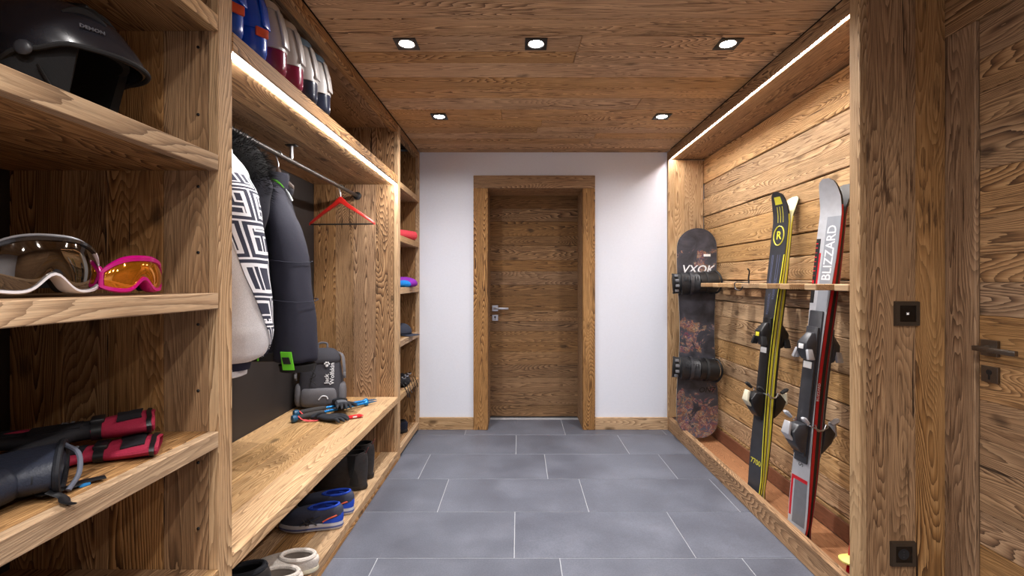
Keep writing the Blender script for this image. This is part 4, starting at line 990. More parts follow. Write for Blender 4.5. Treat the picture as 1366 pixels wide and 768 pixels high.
MB().box((0, -0.0164, 0.0115), (0.022, 0.0008, 0.008)).build('label_print', c_white, pkt, smooth=False)

# ------------------------------------------------------------------ shoes on the bottom boards
def make_shoe(name, label, cat, loc, rz, L=0.29, W=0.052, zb=0.03, zo=(0.085, 0.095), op=(-0.082, 0.062, 0.034), upper=None, sole=None, inner=None, group=None, bulge=0.010, toe_h=None, heel_thick=0.0, lace=None, collar=None, collar_r=0.006):
    """heel at x = 0 toward the room, toe at -x"""
    t_ = thing(name, label, cat, loc, (0, 0, rz), group); n = 40
    def outl(a, g=0.0):
        c_, s_ = math.cos(a), math.sin(a)
        x_ = -L/2 + (L/2+g)*c_
        f_ = (x_+L)/L
        w = W*(0.80+0.26*math.exp(-((f_-0.28)/0.25)**2)-0.10*math.exp(-((f_-0.62)/0.2)**2))+g
        return x_, w*math.copysign(abs(s_)**0.85, s_)
    def opn(a): return op[0]+op[1]*math.cos(a), op[2]*math.sin(a)
    m = MB(); rings_ = []
    for l in (0, 0.12, 0.25, 0.4, 0.55, 0.7, 0.85, 1.0):
        rg = []
        for j in range(n):
            a = 2*math.pi*j/n; bx, by = outl(a, -0.003); ox, oy = opn(a)
            zt = lerp(zo[1], zo[0], 0.5+0.5*math.cos(a))
            h = 1-(1-l)**2.2
            k_ = l**1.5
            bl = bulge*math.sin(math.pi*min(1, l*1.1))
            rg.append((lerp(bx, ox, k_)+bl*math.cos(a), lerp(by, oy, k_)+bl*0.6*math.sin(a), lerp(zb-0.006, zt, h)))
        rings_.append(rg)
    for l, d in ((0.92, 0.012), (0.85, zo[0]-zb-0.01)):
        rings_.append([(op[0]+op[1]*l*math.cos(2*math.pi*j/n), op[2]*l*math.sin(2*math.pi*j/n), lerp(zo[1], zo[0], 0.5+0.5*math.cos(2*math.pi*j/n))-d if d < 0.02 else zb+0.006) for j in range(n)])
    up = m.loft(rings_[:8], True, False).build('upper', upper, t_)
    MB().loft(rings_[7:], False, True).build('lining', inner or c_rubber, t_)
    MB().loft([[(*outl(2*math.pi*j/n, g), z_ if z_ < 0.004 else z_+heel_thick*0.0) for j in range(n)] for g, z_ in ((-0.006, 0), (0.0, 0.004), (0.003, zb*0.5), (0.001, zb))]).build('sole', sole, t_)
    if collar:
        MB().tube([(op[0]+op[1]*math.cos(2*math.pi*j/24), op[2]*math.sin(2*math.pi*j/24), lerp(zo[1], zo[0], 0.5+0.5*math.cos(2*math.pi*j/24))) for j in range(25)], collar_r, 8).build('collar', collar, t_)
    return t_, outl, opn
PZ_ = 0.0645
mesh_grey = fabric('grey_blue_shoe_mesh', srgb(66, 70, 88), 0.8, 900, 40, 0.3); mid_white = plain('pale_midsole', srgb(196, 198, 208), 0.6, var=0.05, bump=0.05)
blue_cloth = fabric('bright_blue_shoe_cloth', srgb(40, 76, 190), 0.7)
for lb, loc, rz in (('blue and grey running shoe beside its twin, next to the slippers', (-0.826, 2.135, PZ_), R(4)), ('blue and grey running shoe beside its twin, next to the leather boots', (-0.822, 2.262, PZ_), R(-3))):
    t_, outl, opn = make_shoe('running_shoe', lb, 'shoe', loc, rz, 0.285, 0.050, 0.034, (0.108, 0.092), (-0.085, 0.068, 0.033), mesh_grey, mid_white, plain('royal_blue_lining', srgb(28, 52, 140), 0.8), 'running shoes', collar=blue_cloth, collar_r=0.0055)
    MB().loft([[(*outl(2*math.pi*j/40, g), z_) for j in range(40)] for g, z_ in ((0.0035, 0.012), (0.0042, 0.016), (0.0035, 0.020))], False, False).build('sole_stripe', plain('slate_blue_sole', srgb(84, 96, 150), 0.6, bump=0), t_)
    # heel counter and side stripes
    MB().grid(lambda u_, v_: (outl(lerp(-1.1, 1.1, u_), -0.001)[0]+0.006*math.sin(v_*3.1)-0.006*v_, outl(lerp(-1.1, 1.1, u_), -0.001)[1]*(1-0.28*v_), lerp(0.034, 0.092, v_)), 10, 5).build('heel_counter', blue_cloth, t_, solid=0.003, solid_off=1)
    for sg in (-1, 1):
        for q, (x0_, x1_) in enumerate(((-0.10, -0.15), (-0.135, -0.175), (-0.15, -0.09), (-0.175, -0.115))):
            MB().tube([(x0_, sg*0.0505, 0.036), (lerp(x0_, x1_, 0.5), sg*0.0495, 0.053), (x1_, sg*0.0425, 0.070)], 0.003, 6).build('side_stripe', c_dgrey, t_)
        MB().tube([(-0.015, sg*0.036, 0.072), (-0.05, sg*0.0435, 0.062), (-0.075, sg*0.049, 0.050)], 0.0032, 6).build('orange_accent', plain('coral_orange_print', srgb(216, 92, 66), 0.6, bump=0), t_)
    for q in range(5):
        x_ = -0.135-0.020*q; zt = 0.099-0.0075*q
        MB().tube(catmull([(x_, -0.022, zt-0.006), (x_-0.002, 0, zt+0.003), (x_, 0.022, zt-0.006)], 4), 0.0028, 6, (1, 0.7)).build('lace', blue_cloth, t_)
leather = plain('black_leather', srgb(50, 47, 47), 0.5, var=0.2, vscale=50, bump=0.25)
for lb, loc, rz in (('black leather chelsea boot next to the running shoes', (-0.842, 2.53, PZ_), R(6)), ('black leather chelsea boot against the wooden divider', (-0.850, 2.665, PZ_), R(-4))):
    t_, outl, opn = make_shoe('chelsea_boot', lb, 'boot', loc, rz, 0.285, 0.050, 0.028, (0.205, 0.195), (-0.072, 0.060, 0.040), leather, plain('dark_boot_sole', srgb(40, 36, 34), 0.7), c_rubber, 'leather boots', collar=leather, collar_r=0.004)
    for sg in (-1, 1):
        MB().loft([[(-0.075-q, sg*(0.0445+off), z_) for q in (-0.022*tz, 0.022*tz)] + [(-0.075+q, sg*(0.0475+off), z_) for q in (-0.022*tz, 0.022*tz)] for z_, tz, off in ((0.085, 0.3, 0.008), (0.13, 0.75, 0.0015), (0.198, 1.0, -0.003))]).build('elastic_gusset', plain('black_elastic', srgb(18, 18, 20), 0.9, bump=0.3, vscale=400), t_)
    MB().tube(catmull([(-0.012, -0.006, 0.19), (0.004, -0.005, 0.222), (0.004, 0.005, 0.222), (-0.012, 0.006, 0.19)], 5), 0.004, 6, (1, 0.5)).build('pull_tab', plain('maroon_tab', srgb(120, 52, 50), 0.7), t_)
t_, outl, opn = make_shoe('beige_shoe', 'beige low shoe half hidden behind the leather boots', 'shoe', (-1.18, 2.84, PZ_), R(70), 0.27, 0.048, 0.03, (0.10, 0.09), (-0.08, 0.06, 0.034), fabric('beige_suede', srgb(172, 152, 126), 0.9), c_cream, None, collar=fabric('beige_suede', srgb(172, 152, 126), 0.9))
felt = fabric('pale_felt', srgb(206, 198, 190), 0.95, 300, 40, 0.6)
for lb, loc, rz in (('pale felt slipper next to the running shoe', (-0.80, 1.815, PZ_), R(12)), ('pale felt slipper between its twin and the black shoe', (-0.812, 1.705, PZ_), R(10))):
    make_shoe('felt_slipper', lb, 'slipper', loc, rz, 0.265, 0.050, 0.02, (0.062, 0.072), (-0.075, 0.062, 0.037), felt, c_cream, fabric('taupe_felt', srgb(138, 128, 120), 0.95), 'felt slippers', collar=felt, collar_r=0.009)
make_shoe('black_shoe', 'black ankle shoe beside the felt slippers under the bench', 'shoe', (-0.862, 1.580, PZ_), R(12), 0.28, 0.052, 0.028, (0.165, 0.155), (-0.08, 0.062, 0.038), leather, c_rubber, c_black, 'black shoes', collar=glove_dark, collar_r=0.010)
make_shoe('black_shoe', 'black ankle shoe against the divider under the bench', 'shoe', (-0.862, 1.46, PZ_), R(8), 0.28, 0.052, 0.028, (0.165, 0.155), (-0.08, 0.062, 0.038), leather, c_rubber, c_black, 'black shoes', collar=glove_dark, collar_r=0.010)

# ------------------------------------------------------------------ ski boots on the high shelf
def ski_boot(label, y_, lower, upper, rim, sole, buckle, plate=None, group=None, x_=-0.842, sc=1.0, hood=None):
    t_ = thing('ski_boot', label, 'ski boot', (x_, y_, 1.9275), (0, 0, R(2)), group); k = sc
    def rg(lst): return [ring(cx*k, 0, z_*k, rx*k, ry*k, 22, 'z', 2.5) for z_, cx, rx, ry in lst]
    MB().loft(rg([(0, -0.148, 0.138, 0.040), (0.004, -0.148, 0.142, 0.043), (0.022, -0.148, 0.142, 0.044)])).build('sole', sole, t_)
    sh = MB().loft(rg([(0.020, -0.146, 0.143, 0.047), (0.05, -0.142, 0.140, 0.051), (0.085, -0.125, 0.122, 0.051), (0.115, -0.098, 0.094, 0.050), (0.15, -0.082, 0.078, 0.050)])); sh.build('shell', lower, t_, sub=1)
    cf = MB().loft(rg([(0.115, -0.083, 0.078, 0.054), (0.15, -0.084, 0.080, 0.057), (0.20, -0.092, 0.078, 0.058), (0.25, -0.103, 0.074, 0.056), (0.272, -0.108, 0.070, 0.053)]), True, True); cuff = cf.build('cuff', upper, t_)
    MB().loft(rg([(0.268, -0.108, 0.066, 0.050), (0.292, -0.113, 0.064, 0.048), (0.300, -0.114, 0.058, 0.043), (0.296, -0.114, 0.048, 0.034), (0.26, -0.11, 0.042, 0.03)])).build('liner', rim, t_)
    MB().loft(rg([(0.255, -0.104, 0.077, 0.059), (0.283, -0.110, 0.0735, 0.056)]), False, False).build('power_strap', hood or rim, t_, solid=0.003, solid_off=1)
    sp = MB().loft([[(-0.004*k, -0.022*k, 0.13*k), (-0.004*k, 0.022*k, 0.13*k), (0.004*k, 0.020*k, 0.13*k), (0.004*k, -0.020*k, 0.13*k)], [(-0.014*k, -0.024*k, 0.20*k), (-0.014*k, 0.024*k, 0.20*k), (-0.006*k, 0.021*k, 0.20*k), (-0.006*k, -0.021*k, 0.20*k)], [(-0.03*k, -0.02*k, 0.262*k), (-0.03*k, 0.02*k, 0.262*k), (-0.022*k, 0.018*k, 0.262*k), (-0.022*k, -0.018*k, 0.262*k)]])
    sp.build('spine', upper, t_, bevel=0.003)
    for sg in (-1, 1):
        MB().tube([(-0.055*k, sg*0.0565*k, 0.135*k), (-0.055*k, sg*0.0615*k, 0.135*k)], 0.010*k, 12).build('cuff_pivot', buckle, t_)
    for z_, x2, y2 in ((0.235, -0.09, 0.056), (0.175, -0.085, 0.058), (0.095, -0.10, 0.052)):
        b_ = MB().box((x2*k, -y2*k, z_*k), (0.055*k, 0.008*k, 0.014*k)).tube(catmull([((x2+0.02)*k, -(y2+0.004)*k, (z_+0.006)*k), ((x2-0.02)*k, -(y2+0.010)*k, (z_+0.012)*k), ((x2-0.04)*k, -(y2+0.002)*k, z_*k)], 4), 0.0022*k, 6)
        b_.build('buckle', buckle, t_)
    if plate: MB().box((-0.004*k, -0.024*k, 0.105*k), (0.010*k, 0.042*k, 0.030*k), Matrix.Rotation(R(-35), 3, 'Z')).build('heel_plate', plate, t_, bevel=0.004)
gl_blue = plain('glossy_blue_shell', srgb(16, 82, 200), 0.25, var=0.06, vscale=10, bump=0, coat=0.4)
gl_white = plain('glossy_white_shell', srgb(188, 184, 182), 0.32, var=0.04, vscale=10, bump=0, coat=0.3)
gl_wine = plain('glossy_burgundy_shell', srgb(130, 22, 62), 0.25, var=0.06, vscale=10, bump=0, coat=0.4)
gl_navy = plain('glossy_navy_shell', srgb(28, 36, 56), 0.28, var=0.1, vscale=10, bump=0, coat=0.4)
liner_beige = fabric('beige_liner', srgb(196, 184, 172), 0.9); liner_blue = fabric('pale_blue_liner', srgb(120, 146, 170), 0.9)
OP = plain('orange_heel_plate', srgb(214, 84, 50), 0.4, bump=0)
ski_boot('glossy blue ski boot standing against the wooden divider', 1.390, gl_blue, gl_blue, plain('dark_liner', srgb(36, 38, 46), 0.9), c_black, bronze, OP, 'blue ski boots')
ski_boot('glossy blue ski boot with orange plate beside the burgundy and white boots', 1.522, gl_blue, gl_blue, plain('dark_liner', srgb(36, 38, 46), 0.9), c_black, bronze, OP, 'blue ski boots')
ski_boot('white and burgundy ski boot beside the blue boots', 1.652, gl_wine, gl_white, liner_beige, c_cream, c_grey, None, 'white and burgundy ski boots')
ski_boot('white and burgundy ski boot beside the white and navy boots', 1.780, gl_wine, gl_white, liner_beige, c_cream, c_grey, None, 'white and burgundy ski boots')
ski_boot('white and navy ski boot beside the burgundy boots', 1.908, gl_navy, gl_white, liner_blue, c_cream, steel, None, 'white and navy ski boots')
ski_boot('white and navy ski boot at the open end of the boot row', 2.038, gl_navy, gl_white, liner_blue, c_cream, steel, None, 'white and navy ski boots')

# ================================================================== THINGS ON THE NEAR SHELF UNIT
# ------------------------------------------------------------------ ski helmet
hel = thing('ski_helmet', 'black ski helmet with visor brim on the upper shelf', 'helmet', (-1.022, 1.015, 1.5575), (0, 0, R(14)))
HC = 0.152      # height of the helmet centre
gl_black = plain('satin_black_shell', srgb(34, 35, 42), 0.26, var=0.12, vscale=12, bump=0.0, coat=0.2)
def helmet_pt(az, t_, sc=1.0):
    """az 0 = front (+x); t 0 top to 1 rim"""
    f_ = math.cos(az)
    pmax = interp([(-1, R(122)), (-0.5, R(120)), (0.1, R(104)), (0.55, R(92)), (1, R(90))], f_)
    ph = t_*pmax
    rx = 0.142 if f_ < 0 else 0.138; ry = 0.117; rz = 0.120
    brim = max(0, f_)**1.2*max(0, t_-0.72)/0.28*0.020 if sc == 1.0 else 0
    r_ = 1.0
    x_ = rx*math.sin(ph)*math.cos(az)*sc + brim; y_ = ry*math.sin(ph)*math.sin(az)*sc*(1+brim*2); z_ = HC + rz*math.cos(ph)*sc - brim*0.35
    return (x_, y_, z_)
m = MB(); m.grid(lambda u_, v_: helmet_pt(u_*2*math.pi, max(0.002, v_)), 48, 20, True)
sh_ = m.build('shell', gl_black, hel, solid=0.010)
m = MB(); m.grid(lambda u_, v_: helmet_pt(u_*2*math.pi, max(0.002, v_*0.97), 0.88), 36, 14, True)
m.build('liner', plain('black_padding', srgb(20, 20, 22), 0.9, bump=0.4, vscale=90), hel, solid=0.012)
m = MB(); m.tube([helmet_pt(2*math.pi*k_/60, 1.0) for k_ in range(61)], 0.0055, 8); m.build('rim_trim', c_rubber, hel)
for sg in (-1, 1):     # ear pads
    m = MB()
    m.grid(lambda u_, v_: (lerp(0.088-0.03*v_, -0.075+0.02*v_, u_), sg*((0.104-0.010*v_)*(1-0.16*(1-u_)**2)+0.010*math.sin(u_*math.pi)), HC+lerp(0.03, -0.148, v_)+0.02*v_*(2*u_-1)**2), 10, 10)
    m.build('ear_pad', plain('black_padding', srgb(20, 20, 22)), hel, solid=0.018)
    m = MB().tube(catmull([(0.03, sg*0.112, HC-0.06), (0.045, sg*0.10, HC-0.10), (0.05, sg*0.07, HC-0.138), (0.06, sg*0.03, HC-0.146), (0.075, sg*0.0, HC-0.1465)], 6), 0.009, 8, (1.0, 0.3)); m.build('chin_strap', c_rubber, hel)
    MB().ell((0.01, sg*0.118, HC-0.03), (0.016, 0.006, 0.016), 14, 8).build('strap_rivet', c_dgrey, hel)
MB().box((0.088, 0.055, HC-0.141), (0.03, 0.036, 0.016), Matrix.Rotation(R(20), 3, 'Z')).build('buckle', c_grey, hel, bevel=0.004)
m = MB()
for a0, a1, t0 in ((R(-62), R(-22), 0.62), (R(22), R(62), 0.62)):
    v_ = MB().tube([Vector(helmet_pt(lerp(a0, a1, q/10), t0-0.10*math.sin(q/10*math.pi)))*1.0+Vector((0, 0, 0.001)) for q in range(11)], [0.002+0.0075*math.sin(math.pi*q/10) for q in range(11)], 8); v_.build('vent_slot', c_rubber, hel)
for az in (R(-18), 0, R(18)):
    MB().tube([helmet_pt(az, lerp(0.22, 0.5, q/8)) for q in range(9)], [0.002+0.007*math.sin(math.pi*q/8) for q in range(9)], 8).build('vent_slot', c_rubber, hel)
MB().box((0.03, 0, HC+0.119), (0.05, 0.026, 0.012)).build('vent_slider', c_black, hel, bevel=0.003)
ps = Vector(helmet_pt(R(-42), 0.78)); nrm = Vector((ps.x/0.138**2, ps.y/0.117**2, (ps.z-HC)/0.120**2)).normalized(); tx = Vector((0, 0, 1)).cross(nrm).normalized(); ty = nrm.cross(tx)
tl = text('lettering', 'DEMON', 0.0115, plain('dim_grey_print', srgb(92, 92, 98), 0.5, bump=0), hel, frame(ps+nrm*0.0035, tx, ty, nrm), 0.0012, 0.0003)
# goggle clip at the back
MB().box((-0.139, 0, HC+0.01), (0.012, 0.03, 0.05)).build('goggle_clip', c_black, hel, bevel=0.003)

# ------------------------------------------------------------------ goggles
def make_goggles(label, loc, yaw, k, frame_mat, lens_mat_, strap_mat, strap2, top_vent=None, pitch_=0.0, rim=0.011, drop=0.036, top_mat=None):
    """face toward +x, lateral y, standing on z = 0"""
    g = thing('ski_goggles', label, 'goggles', loc, (0, pitch_, yaw))
    def top(u_): return (0.112-drop*abs(u_)**2.6)*k
    def bot(u_): return (0.004+0.020*(abs(u_)**4)+0.034*math.exp(-(u_/0.20)**2))*k
    def pos(u_, z_, d): 
        a = u_*R(66); return ((0.082*k-d)*math.cos(a), (0.100*k-d*0.8)*math.sin(a)*1.0, z_)
    N = 34
    def loop(inset, d):
        pts = []
        e = 1-inset/(0.1*k)*1.0
        for i in range(N+1):
            u_ = lerp(-e, e, i/N); pts.append(pos(u_, top(u_)-inset, d))
        for i in range(N+1):
            u_ = lerp(e, -e, i/N); pts.append(pos(u_, bot(u_)+inset*(0.8), d))
        return pts
    ins = rim*k
    fl_ = [loop(ins, 0.002), loop(ins*0.9, -0.003*k), loop(ins*0.3, -0.003*k), loop(0, 0.003*k), loop(0, 0.026*k), loop(ins*0.3, 0.034*k)]
    if top_mat:     # upper rim in a second colour, lower rim wraps up round both ends
        a_, b_ = 4, N-4
        MB().loft([l_[a_:b_+1] for l_ in fl_], closed=False).build('upper_rim', top_mat, g)
        MB().loft([l_[b_:]+l_[:a_+1] for l_ in fl_], closed=False).build('frame', frame_mat, g)
    else: MB().loft(fl_, False, False).build('frame', frame_mat, g)
    MB().loft([loop(ins*0.35, 0.033*k), loop(ins*0.3, 0.048*k), loop(ins*1.2, 0.050*k), loop(ins*1.2, 0.010*k)], False, False).build('face_foam', plain('dark_foam', srgb(34, 32, 34), 0.95, bump=0.3, vscale=200), g)
    e = 1-ins/(0.1*k)
    MB().grid(lambda a, b_: pos(lerp(-e, e, a), lerp(bot(lerp(-e, e, a))+ins*0.7, top(lerp(-e, e, a))-ins*0.9, b_), 0.0015-0.006*k*math.sin(b_*math.pi)), 34, 10).build('lens', lens_mat_, g)
    for sg in (-1, 1):
        MB().ell(pos(sg*0.985, 0.055*k, 0.012*k), (0.012*k, 0.010*k, 0.026*k), 10, 8).build('strap_mount', frame_mat, g)
    # strap: flat ribbon looping round behind
    pts = [pos(0.99, 0.05*k, 0.02*k)] + [(-0.02*k, 0.100*k, 0.045*k), (-0.07*k, 0.085*k, 0.036*k), (-0.10*k, 0.03*k, 0.034*k), (-0.10*k, -0.03*k, 0.034*k), (-0.07*k, -0.085*k, 0.036*k), (-0.02*k, -0.100*k, 0.045*k)] + [pos(-0.99, 0.05*k, 0.02*k)]
    P = catmull(pts, 6); m = MB(); hw = 0.020*k
    rings_ = []
    for i, p in enumerate(P):
        d = (P[min(i+1, len(P)-1)]-P[max(i-1, 0)]).normalized(); nn = Vector((-d.y, d.x, 0)).normalized()*0.0012
        up_ = Vector((0, 0, hw)); rings_.append([p-up_-nn, p-up_+nn, p+up_+nn, p+up_-nn])
    m.loft(rings_).build('strap', strap_mat, g)
    if strap2:
        rings2 = [[q+(q-P[i]).normalized()*0.0 for q in r] for i, r in enumerate(rings_)]
        m = MB(); q0 = len(P)-14
        for i in range(q0, len(P)-3):
            pass
        m.loft([[P[i]+(r[0]-P[i])*0.35*(1+0.5*math.sin(i))+(r[0]-r[1])*1.0, P[i]+(r[0]-P[i])*0.35+(r[1]-r[0])*1.0, P[i]+(r[3]-P[i])*0.5+(r[1]-r[0])*1.0, P[i]+(r[3]-P[i])*0.5*(1+0.4*math.cos(i))+(r[0]-r[1])*1.0] for i, r in list(enumerate(rings_))[3:-3]]).build('strap_print', strap2, g)
    if top_vent:
        MB().tube([pos(u_, top(u_)+0.0005, 0.010*k) for u_ in [lerp(-0.75, 0.75, i/16) for i in range(17)]], 0.0045*k, 8, (1, 0.8)).build('top_vent', top_vent, g)
    return g
t = NT('mirror_grey_lens'); t.b.inputs['Base Color'].default_value = srgb(112, 106, 100); t.b.inputs['Metallic'].default_value = 1; t.b.inputs['Roughness'].default_value = 0.04
nz = t.noise(t.obj_vec(), 6, 2); t.l.new(t.ramp(nz, [(0.3, (0.03, 0.03, 0.03)), (0.7, (0.06, 0.06, 0.06))]), t.b.inputs['Roughness']); MIRROR = t.m
t = NT('amber_lens'); nz = t.noise(t.obj_vec(), 9, 2); t.l.new(t.ramp(nz, [(0.3, srgb(196, 112, 18)), (0.7, srgb(220, 140, 34))]), t.b.inputs['Base Color']); t.b.inputs['Roughness'].default_value = 0.06; t.b.inputs['Metallic'].default_value = 0.75; t.b.inputs['Coat Weight'].default_value = 0.6; AMBER = t.m
magenta = plain('glossy_magenta_plastic', srgb(190, 8, 118), 0.25, var=0.05, vscale=12, bump=0, coat=0.4)
make_goggles('white framed ski goggles with mirrored lens on the middle shelf', (-0.985, 0.915, 1.1845), R(-19), 1.06, plain('glossy_white_plastic', srgb(228, 226, 232), 0.25, var=0.03, vscale=10, bump=0, coat=0.4), MIRROR, c_rubber, None, c_silver, top_mat=plain('smoked_clear_rim', srgb(36, 34, 36), 0.2, bump=0, coat=0.5), rim=0.009, drop=0.05)
make_goggles('magenta framed ski goggles with amber lens on the middle shelf', (-0.928, 1.060, 1.1845), R(-9), 0.80, magenta, AMBER, magenta, plain('pale_pink_strap', srgb(226, 196, 206), 0.7), None, rim=0.017, drop=0.056)

# ------------------------------------------------------------------ red and black ski gloves, black mittens
wine = fabric('crimson_glove_cloth', srgb(150, 34, 60), 0.7, 500, 30, 0.4); gblack = fabric('black_glove_cloth', srgb(28, 27, 31), 0.75, 500, 30, 0.4)
SZ = SH[3]+0.0012
def ski_glove(label, loc, rot, hand_mat, panel_mat, cuff_mat, p_):
    k = 1.12
    t_ = make_glove('ski_glove', label, 'glove', loc, rot, hand_mat, cuff_mat, k, 'crimson and black ski gloves', panel_mat, 0.075, p_, 1.28)
    h = 0.022*k*p_
    top_ = h+0.0215*k*p_
    MB().grid(lambda a, b_: (lerp(0.100, 0.142, b_)*k, lerp(-0.036, 0.036, a)*k, top_+0.004*k-0.0035*(2*a-1)**2), 6, 3).wrinkle(0.007, 24, 3).build('cuff_panel', gblack, t_, solid=0.003)
    MB().box((0.07*k, 0, 2*h+0.001), (0.026, 0.05, 0.010)).build('strap_buckle', c_black, t_, bevel=0.003)
    text('print', 'K3', 0.022, c_grey, t_, frame((0.025*k, 0.0, h+0.0205*k*p_+0.0046), (1, 0, 0), (0, 1, 0), (0, 0, 1)), 0.0004)
    MB().grid(lambda a, b_: (lerp(-0.075, -0.028, b_)*k, lerp(0.012, 0.046, a)*k, h+0.0165*k*p_+0.003*math.sin(b_*3.1)-0.006*a), 5, 4).build('knuckle_panel', wine, t_, solid=0.004)
    MB().loft([ring(x_*k, 0, h, w*k*1.28, hh*k*p_, 20, 'x', 2.4) for x_, w, hh in ((0.150, 0.0475, 0.0230), (0.1575, 0.0485, 0.0235))], False, False).wrinkle(0.007, 24, 3).build('cuff_hem', c_black, t_, solid=0.002, solid_off=1)
    return t_
ski_glove('crimson and black ski glove lying underneath, with white tag', (-1.02, 1.0, SZ), (0, 0, R(33)), wine, gblack, wine, 0.62)
ski_glove('crimson and black ski glove resting on top of its twin', (-1.062, 1.035, SZ+0.033), (0, R(-1), R(38)), gblack, gblack, wine, 0.86)
tg_ = thing('hang_tag', 'white and black folded tag beside the lower crimson glove', 'tag', (-0.895, 1.05, SZ), (0, 0, R(28)))
MB().grid(lambda a, b_: (lerp(-0.03, 0.045, a), lerp(-0.012, 0.012, b_), 0.006+0.006*math.sin(a*5)), 8, 2).build('ribbon', c_black, tg_, solid=0.0015)
MB().grid(lambda a, b_: (lerp(-0.02, 0.012, a), lerp(-0.010, 0.010, b_), 0.0075+0.006*math.sin(lerp(0.133, 0.56, a)*5)), 6, 2).build('white_label', c_white, tg_, solid=0.001)
puff = fabric('black_padded_nylon', srgb(40, 44, 56), 0.42, 400, 24, 0.5); puff2 = fabric('black_nylon_lining', srgb(26, 28, 34), 0.6, 400, 24, 0.5)
def mitten(label, loc, rot, mat, k=1.0, fl=1.0):
    t_ = thing('padded_mitten', label, 'mitten', loc, rot, 'padded black mittens')
    prof = [(-0.215, 0.020, 0.012), (-0.205, 0.045, 0.022), (-0.17, 0.062, 0.030), (-0.12, 0.068, 0.034), (-0.10, 0.066, 0.030), (-0.06, 0.068, 0.037), (-0.035, 0.067, 0.033), (0.0, 0.070, 0.040), (0.03, 0.073, 0.038), (0.055, 0.077, 0.0435), (0.06, 0.073, 0.040), (0.045, 0.062, 0.032), (0.0, 0.05, 0.024)]
    hz = 0.042*k*fl
    m = MB().loft([ring(x_*k, 0.0, hz, w*k, h_*k*fl, 26, 'x', 2.3) for x_, w, h_ in prof], True, True).wrinkle(0.008, 22, 4); m.build('shell', mat, t_, sub=1)
    m = MB().tube(catmull([(0.0*k, -0.045*k, hz), (-0.05*k, -0.085*k, hz*0.9), (-0.10*k, -0.10*k, hz*0.85), (-0.135*k, -0.098*k, hz*0.8)], 5), [0.034*k*fl]*8+[0.033*k*fl, 0.032*k*fl, 0.031*k*fl, 0.029*k*fl, 0.026*k*fl, 0.022*k*fl, 0.016*k*fl, 0.006*k], 14); m.build('thumb', mat, t_, sub=1)
    m = MB().tube([(0.056*k, 0.0765*k*math.cos(2*math.pi*j/28)*1.0, hz+0.0435*k*fl*math.sin(2*math.pi*j/28)) for j in range(29)], 0.006, 8); m.build('cuff_binding', puff2, t_)
    for x_ in (-0.1, -0.035, 0.028):
        w, h_ = interp([(a, (b_, c_)) for a, b_, c_ in prof[:10]], x_)
        MB().tube([(x_*k, w*k*1.0*math.cos(2*math.pi*j/28), hz+h_*k*fl*1.0*math.sin(2*math.pi*j/28)) for j in range(29)], 0.0022, 6).build('quilt_seam', puff2, t_)
    return t_
mt = mitten('black padded mitten with blue buckle strap on the lower shelf', (-0.948, 0.858, SZ+0.001), (0, R(0), R(40)), puff, 1.08, 0.92)
MB().tube(catmull([(0.035, -0.06, 0.012), (0.075, -0.03, 0.006), (0.09, -0.015, 0.006), (0.125, -0.006, 0.004)], 5), 0.011, 8, (1.0, 0.22)).build('wrist_strap', c_black, mt)
MB().box((0.092, -0.014, 0.002), (0.018, 0.022, 0.008), Matrix.Rotation(R(25), 3, 'Z')).build('blue_buckle', plain('bright_blue_plastic', srgb(40, 140, 220), 0.4, bump=0), mt, bevel=0.002)
MB().tube(catmull([(0.05, -0.075, 0.02), (0.07, -0.085, 0.008), (0.075, -0.105, 0.004), (0.085, -0.12, 0.004)], 5), 0.009, 8, (1.0, 0.25)).build('loose_strap', c_black, mt)
MB().tube(catmull([(0.062, 0.03, 0.075), (0.085, 0.0, 0.06), (0.088, -0.03, 0.03), (0.075, -0.055, 0.008)], 5), 0.0045, 8).build('cuff_cord', plain('grey_cord', srgb(86, 90, 104), 0.7), mt)
mitten('flat black mitten lying under the padded one at the shelf edge', (-0.900, 0.692, SZ), (0, 0, R(52)), puff2, 0.95, 0.36)

# ------------------------------------------------------------------ things on the narrow shelf unit by the end wall
rl = thing('rolled_towel', 'coral red rolled towel on the narrow shelf', 'towel', (-0.885, 3.42, SH3[1]+0.0008), (0, 0, R(55)))
sp_r = [(0.004+0.0042*a/6.28*1.0)*1.0 for a in range(1)]
pts = []
for i in range(90):
    a = i/89*2*math.pi*4.2; r_ = 0.006+0.0070*a/(2*math.pi); pts.append((r_*math.cos(a), r_*math.sin(a)))
hr = 0.0366
m = MB(); m.loft([[(x_, p[0], hr+p[1]) for p in pts] for x_ in (-0.13, -0.06, 0.0, 0.06, 0.13)], closed=False)
m.wrinkle(0.003, 20, 3); m.build('towel_roll', fabric('coral_towel', srgb(214, 72, 84), 0.95, 300, 40, 0.6), rl, solid=0.0045, solid_off=0)
bn = thing('beanie', 'purple and bright blue knitted beanie on the narrow shelf', 'hat', (-0.872, 3.46, SH3[2]+0.0008), (0, 0, R(-20)))
m = MB().loft([ring(cx, 0, z_, rx, ry, 22, 'z') for z_, cx, rx, ry in ((0.0, 0, 0.085, 0.10), (0.012, 0, 0.10, 0.115), (0.04, 0.005, 0.098, 0.112), (0.065, 0.0, 0.07, 0.085), (0.078, -0.01, 0.03, 0.04))]).wrinkle(0.012, 16, 6); m.build('crown', fabric('purple_knit', srgb(134, 46, 168), 0.9, 300, 60, 0.6), bn, sub=1)
m = MB().loft([ring(0.012, -0.055, z_, rx, ry, 18, 'z') for z_, rx, ry in ((0.0, 0.06, 0.05), (0.012, 0.085, 0.065), (0.04, 0.08, 0.06), (0.055, 0.05, 0.04))]).wrinkle(0.008, 16, 8); m.build('turned_brim', fabric('bright_blue_knit', srgb(36, 128, 214), 0.9, 300, 60, 0.6), bn, sub=1)
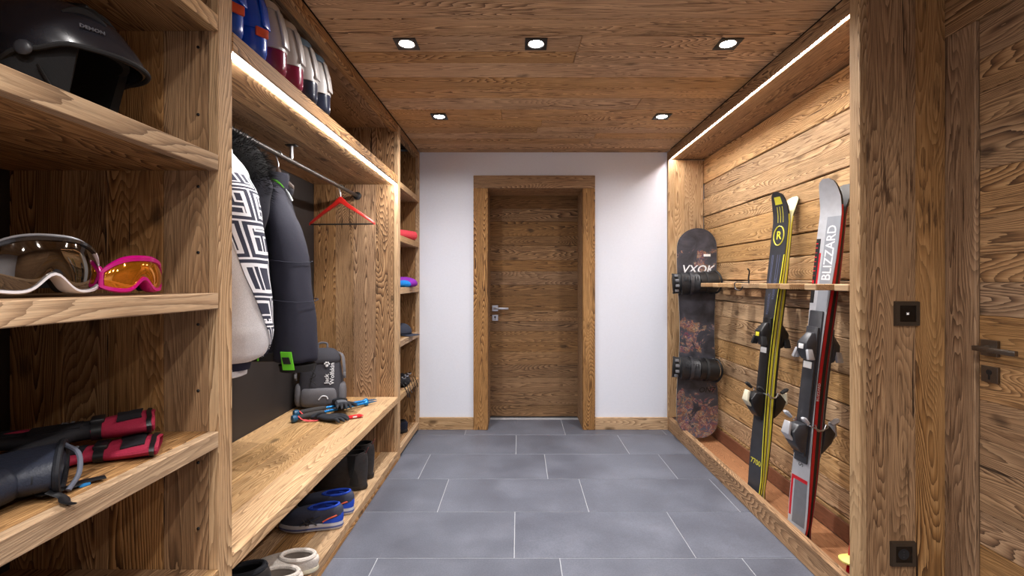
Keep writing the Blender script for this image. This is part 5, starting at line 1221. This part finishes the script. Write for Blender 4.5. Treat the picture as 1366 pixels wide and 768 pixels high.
cp_ = thing('cap', 'dark grey peaked cap on the narrow shelf', 'cap', (-0.895, 3.45, SH3[3]+0.0008), (0, 0, R(-12)))
m = MB().loft([ring(0, 0, z_, rx, ry, 22, 'z') for z_, rx, ry in ((0.0, 0.088, 0.08), (0.03, 0.088, 0.08), (0.065, 0.075, 0.068), (0.088, 0.045, 0.04), (0.094, 0.012, 0.012))]); m.build('crown', fabric('slate_cap_cloth', srgb(56, 60, 74), 0.9), cp_, sub=1)
m = MB(); m.grid(lambda a, b_: (lerp(0.075*math.cos(lerp(-1.1, 1.1, a)), 0.085+0.065*math.cos(lerp(-1.1, 1.1, a)*1.3), b_), 0.074*math.sin(lerp(-1.1, 1.1, a)), 0.012-0.008*b_+0.006*math.cos(lerp(-1.4, 1.4, a))*b_), 12, 4); m.build('peak', fabric('slate_cap_cloth', srgb(56, 60, 74)), cp_, solid=0.004)
cr = thing('crampon_harness', 'black strapped harness bundle with cords hanging over the narrow shelf', 'harness', (-0.90, 3.42, SH3[4]+0.0008))
m = MB().loft([ring(0, 0, z_, rx, ry, 20, 'z', 2.6) for z_, rx, ry in ((0.0, 0.07, 0.10), (0.015, 0.085, 0.12), (0.05, 0.08, 0.11), (0.075, 0.05, 0.07), (0.082, 0.02, 0.03))]).wrinkle(0.014, 18, 12); m.build('pouch', gblack, cr, sub=1)
for q in range(6):
    rr_ = random.Random(q+40); y_ = -0.16+0.065*q
    m = MB().tube(catmull([(0.03, y_*0.6, 0.05), (0.075, y_, 0.03+0.02*rr_.random()), (0.082, y_+0.02, 0.006), (0.094, y_+0.03*rr_.random(), -0.02-0.02*rr_.random()), (0.096, y_+0.04, -0.05-0.03*rr_.random())], 5), 0.004, 6, (1, 0.5)); m.build('strap', c_black, cr)
for q in range(3): MB().tube([(0.05+0.02*math.cos(a*0.52), -0.08+0.08*q+0.022*math.sin(a*0.52), 0.075+0.004*math.sin(a)) for a in range(13)], 0.0035, 6).build('metal_ring', steel, cr)
make_shoe('dark_shoe', 'dark blue low shoe on the bottom board of the narrow shelf unit', 'shoe', (-0.848, 3.47, SH3[5]+0.0008), R(20), 0.27, 0.048, 0.026, (0.09, 0.085), (-0.08, 0.06, 0.034), fabric('ink_blue_cloth', srgb(34, 38, 54), 0.8), c_rubber, None, 'low shoes on the narrow unit', collar=gblack)
make_shoe('dark_shoe', 'black low shoe against the divider on the narrow shelf unit', 'shoe', (-0.868, 3.27, SH3[5]+0.0008), R(8), 0.27, 0.048, 0.026, (0.09, 0.085), (-0.08, 0.06, 0.034), gblack, c_rubber, None, 'low shoes on the narrow unit', collar=gblack)
